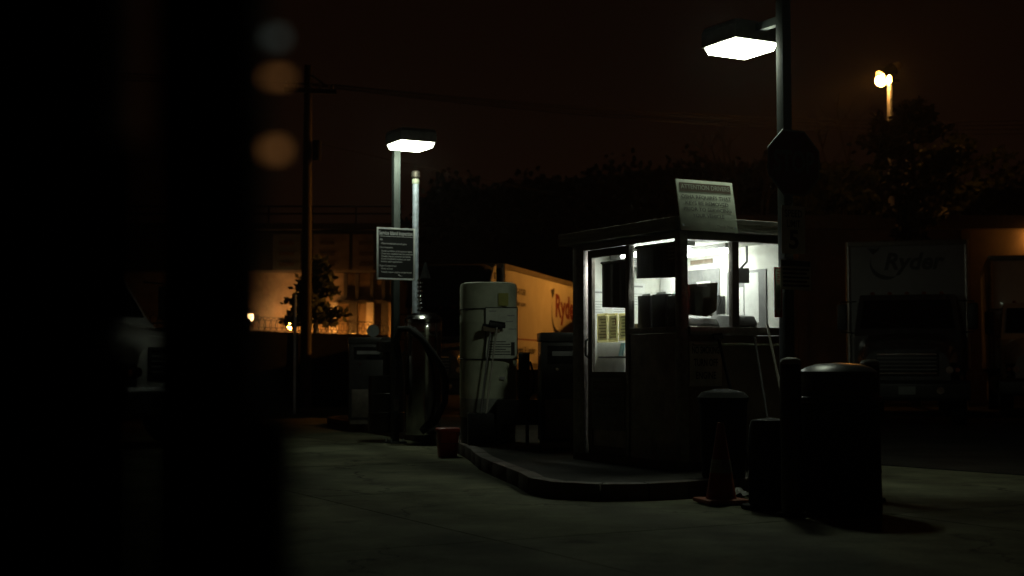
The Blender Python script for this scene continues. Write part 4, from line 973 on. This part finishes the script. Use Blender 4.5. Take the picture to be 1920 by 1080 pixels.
# left building ---------------------------------------------------------
BX = 55.0
def PX(px, D): return (px - 960) / F_PX * D
def PZ(py, D): return CAM_Z + (HORIZON - py) / F_PX * D
bd_ = thing('depot_building', 'two-storey depot with orange-lit ribbed ground floor under a dark upper floor', 'building', (PX(560, BX), BX, 0))
xl, xr = -14.0, PX(735, BX) - PX(560, BX)
box('lower_wall', M_bldg, bd_, xl, xr, 1.0, 8, 0, PZ(508, BX), 0)
box('upper_floor', M_bldgdark, bd_, xl, xr + .3, -0.2, 8, PZ(508, BX) + .002, PZ(432, BX))
box('roof_parapet', M_bldgdark, bd_, xl, xr + .5, -0.5, 8.2, PZ(432, BX) + .002, PZ(420, BX))
for px in (640, 662, 690, 712, 728): box('wall_rib', M_bldgdark, bd_, PX(px, BX) - PX(560, BX), PX(px + 6, BX) - PX(560, BX), 0.72, 0.998, PZ(560, BX), PZ(509, BX))
box('wall_ledge', M_bldgdark, bd_, PX(630, BX) - PX(560, BX), xr, 0.6, 0.998, PZ(562, BX) - .12, PZ(561, BX) - .003)
for px, m_ in ((615, M_colmn), (684, M_colmn), (652, M_bldgdark), (712, M_bldgdark), (725, M_bldg)):
    box('column', m_, bd_, PX(px, BX) - PX(560, BX), PX(px + 14, BX) - PX(560, BX), 0.5, 0.9, 0, PZ(566, BX))
for z in (PZ(400, BX), PZ(386, BX)): MB().cyl((xl, 0, z), (xr + .4, 0, z), 0.035, n=8).build('railing_bar', M_wire, bd_)
for k in range(10): MB().cyl((xr + .3 - k * 1.75, 0, PZ(420, BX)), (xr + .3 - k * 1.75, 0, PZ(386, BX)), 0.035, n=8).build('railing_post', M_wire, bd_)
for px0, px1, m_ in ((512, 563, M_grey2), (588, 655, M_bldg), (662, 700, M_bldg)):
    w0 = box('sign_panel', m_, bd_, PX(px0, BX) - PX(560, BX), PX(px1, BX) - PX(560, BX), -0.3, -0.205, PZ(506, BX), PZ(440, BX))
    for k in range(3):
        xx = PX(px0, BX) - PX(560, BX)
        box('faded_print', M_brown, w0, xx + .25, xx + .85, -0.31, -0.301, PZ(500 - 20 * k, BX), PZ(493 - 20 * k, BX))
def wall_lamp(label, p, m, s, out=0.30):
    t = thing('wall_lamp', label, 'wall lamp', p)
    box('back_plate', M_bronze, t, -0.12, 0.12, -0.04, 0.0, -0.12, 0.15)
    MB().tube([(0, -0.04, 0.05), (0, -out * .5, 0.14), (0, -out, 0.16)], 0.025, 8).build('arm', M_bronze, t)
    MB().lathe([(0.05, 0.17), (0.11, 0.16), (0.12, 0.13), (0.11, 0.125)], 16, (0, -out)).build('cap', M_bronze, t)
    MB().lathe([(s * .8, 0.12), (s, 0.06), (s, -0.08), (s * .6, -0.15), (s * .1, -0.17)], 16, (0, -out)).build('lens', m, t, smooth=True)
wall_lamp('white glaring wall lamp on the depot, seen over the fence wire', (PX(478, 55.9), 55.98, PZ(597, 55.9)), M_whitewall, 0.17, 1.5)
wall_lamp('orange wall lamp on the depot, beside the utility pole', (PX(557, 55.9), 55.98, PZ(612, 55.9)), M_sodwall, 0.14, 1.5)
wall_lamp('orange wall lamp on the depot, between the pale columns', (PX(668, 55.9), 55.98, PZ(634, 55.9)), M_sodwall, 0.13, 1.5)

# right warehouse -------------------------------------------------------
wh_ = thing('warehouse', 'long low warehouse behind the parked trucks', 'building', (PX(1720, 44), 44, 0))
box('wall', M_ware, wh_, -6.5, 16, 0, 12, 0, PZ(430, 44))
box('eave_band', M_signbrown, wh_, -6.8, 16.2, -0.35, 12.2, PZ(430, 44) + .002, PZ(405, 44))
for k in range(9): box('wall_pilaster', M_ware, wh_, -6.4 + 2.6 * k, -6.1 + 2.6 * k, -0.12, -0.002, 0, PZ(432, 44))
wall_lamp('orange wall lamp high on the warehouse above the parked trucks', (PX(1945, 43.9), 43.99, PZ(446, 43.9)), M_sodware, 0.12, 0.35)

# ------------------------------------------------------------------ fence with razor wire
A = Vector((PX(470, 33) - 5.5, 30.5)); B_ = Vector((PX(728, 44), 44.0))
fl = (B_ - A).length; fa = math.atan2(B_.y - A.y, B_.x - A.x)
fn = thing('slatted_fence', 'dark slatted fence topped with coiled razor wire', 'fence', (A.x, A.y, 0), fa)
FH = 2.2
for k in range(int(fl / 3) + 1): MB().cyl((k * 3.0, 0.06, 0), (k * 3.0, 0.06, FH + 0.25), 0.035, n=10).build('post', M_galv, fn, smooth=True)
sl = None
NS = int(fl / 0.095)
for k in range(NS):
    if sl is None: sl = MB().box(0, 0.0945, -0.006, 0.006, -0.03, FH - 0.05).build('slat', M_fence, fn); o = sl
    else: o = sl.copy(); COL.objects.link(o); o.parent = fn
    o.location = (k * 0.095, 0, random.uniform(-.01, .01))
for z in (0.15, FH - 0.12): MB().cyl((0, 0.03, z), (fl, 0.03, z), 0.02, n=8).build('rail', M_galv, fn)
coil = [(i * fl / 900, 0.06 + 0.20 * math.cos(i * 0.42), FH + 0.16 + 0.20 * math.sin(i * 0.42)) for i in range(901)]
MB().tube(coil, 0.011, 4).build('razor_wire_coil', M_razor, fn)
for z in (FH + 0.06, FH + 0.26): MB().cyl((0, 0.06, z), (fl, 0.06, z), 0.007, n=5).build('barbed_wire', M_wire, fn)
pp = P(552, 740, 34.5)
tp_ = thing('gate_pole', 'slim lit steel pole rising above the razor wire', 'pole', (pp.x, 34.5, 0))
MB().cyl((0, 0, 0), (0, 0, PZ(556, 34.5)), 0.035, n=12).build('pole', M_galv, tp_, smooth=True)
MB().lathe([(0.045, PZ(556, 34.5)), (0.045, PZ(556, 34.5) + .03), (0.01, PZ(556, 34.5) + .06)], 12).build('cap', M_galv, tp_)

# ------------------------------------------------------------------ utility pole and wires
UD = 40.0
ux = PX(574, UD); uz = PZ(118, UD)
up_ = thing('utility_pole', 'wooden utility pole with cross-arms beyond the fence', 'utility pole', (ux, UD, 0))
MB().cyl((0, 0, 0), (0, 0, uz), 0.17, 0.115, n=14).build('pole', M_wood, up_, smooth=True)
za = PZ(168, UD)
ca = MB().box(-0.72, 0.80, -0.20, -0.115, za - .07, za + .07, Matrix.Rotation(R(14), 4, 'Z')).build('cross_arm', M_wood, up_)
for x in (-.6, -.3, .35, .7): MB().lathe([(0.03, za + .08), (0.05, za + .12), (0.03, za + .16), (0.045, za + .2), (0.015, za + .24)], 10, (x, -.15 + x * .25)).build('insulator', M_grey, ca, smooth=True)
MB().tube([(0.1, -.1, uz - .3), (0.45, -.12, uz - .55), (0.62, -.15, za + .1)], 0.03, 6).build('brace', M_wood, up_)
MB().cyl((0.28, -0.1, PZ(300, UD)), (0.28, -0.1, PZ(262, UD)), 0.13, n=16).build('transformer', M_wire, up_, smooth=True)
def wire(label, a, b, sag, grp=None, r=0.014):
    a = Vector(a); b = Vector(b); o = a.copy(); pts = []
    for i in range(25):
        t = i / 24; p = a.lerp(b, t); p.z -= sag * 4 * t * (1 - t); pts.append(p - o)
    w = MB().tube(pts, r, 5).build('power_line', M_wire)
    w.location = o; tag(w, label, 'wire', grp); return w
for k, (x, z) in enumerate(((-.6, za + .22), (-.3, za + .22), (.35, za + .22), (.7, za + .22))):
    wire('thin power line sagging from the cross-arm over the yard', (ux + x, UD - .15 + x * .25, z), (34 + k * .8, 62 + k * 0.3, 12.2 + .35 * k), 1.0, 'power lines from the cross-arm')
for k, (x, z) in enumerate(((-.6, za + .22), (-.3, za + .22), (.35, za + .22))):
    wire('thin power line running from the cross-arm away behind the near pillars', (ux + x, UD - .15 + x * .25, z), (ux - 24, 30 - k, 10 + .3 * k), .7, 'power lines running behind the near pillars')
wire('slack cable from the middle of the utility pole toward the lamp', (ux, UD - .13, PZ(262, UD)), (16, 66, 8.0), .6)
wire('low cable crossing the depot railing', (ux - 18, 46, PZ(395, UD)), (4, 50, PZ(378, 46)), .35, r=.02)

# ------------------------------------------------------------------ trees
def tree(label, loc, h, rx, rz, z0, n, ls=0.16, conifer=False, name='tree'):
    t = thing(name, label, 'tree', loc)
    tr = MB()
    tr.tube([(0, 0, 0), (random.uniform(-.1, .1), 0, h * .4), (random.uniform(-.15, .15), .1, h * .75), (0, 0, h * .97)], 0.05 + h * .018, 8, 0.02)
    cr = MB(); tips = []
    nb = 26
    for k in range(nb):
        zz = z0 + (h - z0) * (k + .5) / nb; a = random.uniform(0, 6.28)
        ln = rx * ((1 - (zz - z0) / (h - z0)) * .9 + .15 if conifer else math.sin(math.pi * min(.98, (zz - z0) / (h - z0) * .85 + .12))) * random.uniform(.65, 1.2)
        e = Vector((math.cos(a) * ln, math.sin(a) * ln, zz + (-.1 * ln if conifer else .35 * ln)))
        tr.tube([(0, 0, zz - .1), e * .5 + Vector((0, 0, zz * .5 + .05)), e], 0.035, 5, 0.008)
        tips.append((Vector((0, 0, zz)), e))
    for i in range(n):
        a, e = random.choice(tips); u = random.random() ** .6
        p = a.lerp(e, u) + Vector((random.gauss(0, .12), random.gauss(0, .12), random.gauss(0, .09))) * (rx * .55)
        q = Vector((random.gauss(0, 1), random.gauss(0, 1), random.gauss(0, .6))).normalized(); s = q.orthogonal().normalized()
        l_ = ls * random.uniform(.6, 1.4); w_2 = l_ * .35
        cr.add([p, p + q * l_ * .5 + s * w_2, p + q * l_, p + q * l_ * .5 - s * w_2], [(0, 1, 2, 3)])
    tr.build('trunk', M_bark, t, smooth=True); cr.build('crown', M_leaf, t)
    return t
tree('small dark pine in front of the orange-lit depot wall', (PX(592, 41.5), 41.5, 0), PZ(488, 41.5), 1.05, 1, 2.5, 2600, .2, True)
tree('dark ragged tree in front of the orange floodlight mast', (PX(1712, 40.5), 40.5, 0), PZ(196, 40.5), 1.7, 1, 4.6, 3400, .24)
tree('broad dark tree behind the warehouse roof, next to the ragged one', (PX(1790, 58), 58.5, 0), PZ(268, 58.5), 3.4, 1, 4.0, 3200, .36)
tree('dark tree low behind the warehouse roof, between stop sign and mast', (PX(1590, 59), 59, 0), PZ(318, 59), 3.2, 1, 3.5, 3000, .36)
def bare_tree(label, loc, h):
    t = thing('bare_tree', label, 'tree', loc); mb = MB()
    def br(p, d, l, r, dep):
        e = p + d * l; mb.tube([p, p.lerp(e, .5) + Vector((random.gauss(0, .04 * l), 0, 0)), e], r, 5, r * .6)
        if dep:
            for _ in range(3):
                nd = (d + Vector((random.gauss(0, .5), random.gauss(0, .5), random.uniform(-.1, .35)))).normalized(); br(e, nd, l * random.uniform(.55, .8), r * .58, dep - 1)
    br(Vector((0, 0, 0)), Vector((0, 0, 1)), h * .36, .2, 4)
    mb.build('branches', M_bark, t, smooth=True); return t
bare_tree('leafless tree rising behind the booth and lamp', (PX(1430, 64), 64, 0), PZ(205, 64))
bare_tree('leafless tree behind the stop sign', (PX(1530, 66), 66, 0), PZ(225, 66))
# dark wooded rise
HD = 120.0
hb = MB(); pts = []
rr = random.Random(3)
for i in range(61):
    px = 250 + i * 35; top = 330 - 22 * math.sin(i * .23 + .6) + rr.uniform(-5, 5)
    if px < 740: top = 640 - 60 * math.sin(i * .2)
    elif px < 800: top = 420
    pts.append((PX(px, HD), PZ(top, HD)))
vs = []
for x, z in pts: vs += [(x, HD - 55, -1), (x, HD - 22, z * .55), (x, HD, z), (x, HD + 50, -1)]
hb.v = vs
for i in range(60):
    for k in range(3): hb.f.append((i * 4 + k, (i + 1) * 4 + k, (i + 1) * 4 + k + 1, i * 4 + k + 1))
struct(hb.build('hill', M_hill, smooth=True))
wd = MB()
for i in range(9000):
    k = rr.uniform(14, 59.9); i0 = int(k); f = k - i0
    x = pts[i0][0] * (1 - f) + pts[i0 + 1][0] * f; z = pts[i0][1] * (1 - f) + pts[i0 + 1][1] * f
    s_ = rr.random()
    p = Vector((x, HD - 20 * s_, z * (1 - .40 * s_) + abs(rr.gauss(0, .55)) * (1 + math.sin(x * .9) * .6)))
    q = Vector((rr.gauss(0, 1), rr.gauss(0, 1), rr.gauss(0, 1))).normalized(); s2 = q.orthogonal(); l_ = rr.uniform(.3, .8)
    wd.add([p, p + q * l_ * .5 + s2 * l_ * .35, p + q * l_, p + q * l_ * .5 - s2 * l_ * .35], [(0, 1, 2, 3)])
tag(wd.build('hillside_wood', M_leaf), 'dark wood covering the rise beyond the yard', 'wood', kind='stuff')

# ------------------------------------------------------------------ near dark pillars, added in place of the car's window frame
def pillar_standin(label, x0, x1, y, m=M_matte):  # post standing in for a dark car window pillar
    t = thing('pillar_standin', label, 'stand-in pillar', ((x0 + x1) / 2, y, 0)); h = (x1 - x0) / 2
    box('shaft', m, t, -h, h, -0.04, 0.04, 0.02, 2.3, 0.008); box('cap', m, t, -h - .008, h + .008, -.048, .048, 2.301, 2.32, .004)
    box('base_plate', m, t, -h - .05, h + .05, -.09, .09, 0, .0195)
    return t
Y0 = 0.9
gp = pillar_standin('black stand-in for a car pillar, with added glowing glints', PX(268, Y0 - .04), PX(462, Y0 - .04), Y0)
box('lower_bulge', M_matte, gp, PX(462, Y0 - .04) - gp.location.x + .0005, PX(528, Y0 - .04) - gp.location.x, -0.036, 0.036, 0.03, PZ(765, Y0 - .04), 0.012)  # widens the stand-in pillar low down
pillar_standin('wide black stand-in for a car pillar, without glints', PX(-260, Y0 - .04), PX(178, Y0 - .04), Y0)
gpan = thing('blackout_sheets', 'black sheets added to darken the slot between the near pillars', 'blackout sheet', (PX(223, Y0), Y0, 0))  # sheets added only to blacken the view through the slot
gw = (PX(268, Y0 - .04) - PX(178, Y0 - .04)) / 2 - .001
box('lower_sheet', M_matte, gpan, -gw, gw, -0.004, 0.004, 0.03, PZ(660, Y0)); box('upper_sheet', M_matte, gpan, -gw, gw, -0.004, 0.004, PZ(622, Y0), PZ(262, Y0))
for z in (PZ(692, Y0) - .3, PZ(430, Y0)): MB().cyl((-gw, -.006, z), (gw, -.006, z), .006, n=8).build('sheet_bar', M_matte, gpan)
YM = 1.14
for px, py, w_2, h_2, m_ in ((515, 70, 18, 10, M_glint_pale), (513, 145, 26, 6, M_glint_amber), (505, 281, 28, 11, M_glint_amber)):  # glowing bars added for blurred lamp reflections on the dark edge
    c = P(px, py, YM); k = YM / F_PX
    o = MB().box(-w_2 * k, w_2 * k, -.004, .004, -h_2 * k, h_2 * k).build('painted_glint', m_, gp, bevel=0.001)
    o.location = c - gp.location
    MB().tube([(0, 0.04, c.z), (-.012, .12, c.z), (c.x - gp.location.x - .012, YM + .012 - Y0, c.z)], .006, 6).build('glint_arm', M_matte, gp)

# ------------------------------------------------------------------ thin haze added to give the lamps a glow
GLOW_HAZE = 0.0003
hz = MB().box(-210, 210, -50, 270, -1.5, 26.0).build('haze', M_matte)  # box of haze added for the lamp glow
hm = bpy.data.materials.new('lamp_glow_haze'); hm.use_nodes = True
hn = hm.node_tree.nodes; hn.clear()
ho = hn.new('ShaderNodeOutputMaterial'); hv = hn.new('ShaderNodeVolumePrincipled')
hv.inputs['Color'].default_value = (0.9, 0.9, 0.9, 1); hv.inputs['Density'].default_value = GLOW_HAZE; hv.inputs['Anisotropy'].default_value = 0.85
hm.node_tree.links.new(hv.outputs[0], ho.inputs['Volume'])
hz.data.materials.clear(); hz.data.materials.append(hm)
hz['kind'] = 'stuff'; hz['label'] = 'thin haze added over the yard to make the lamps glow'; hz['category'] = 'haze'
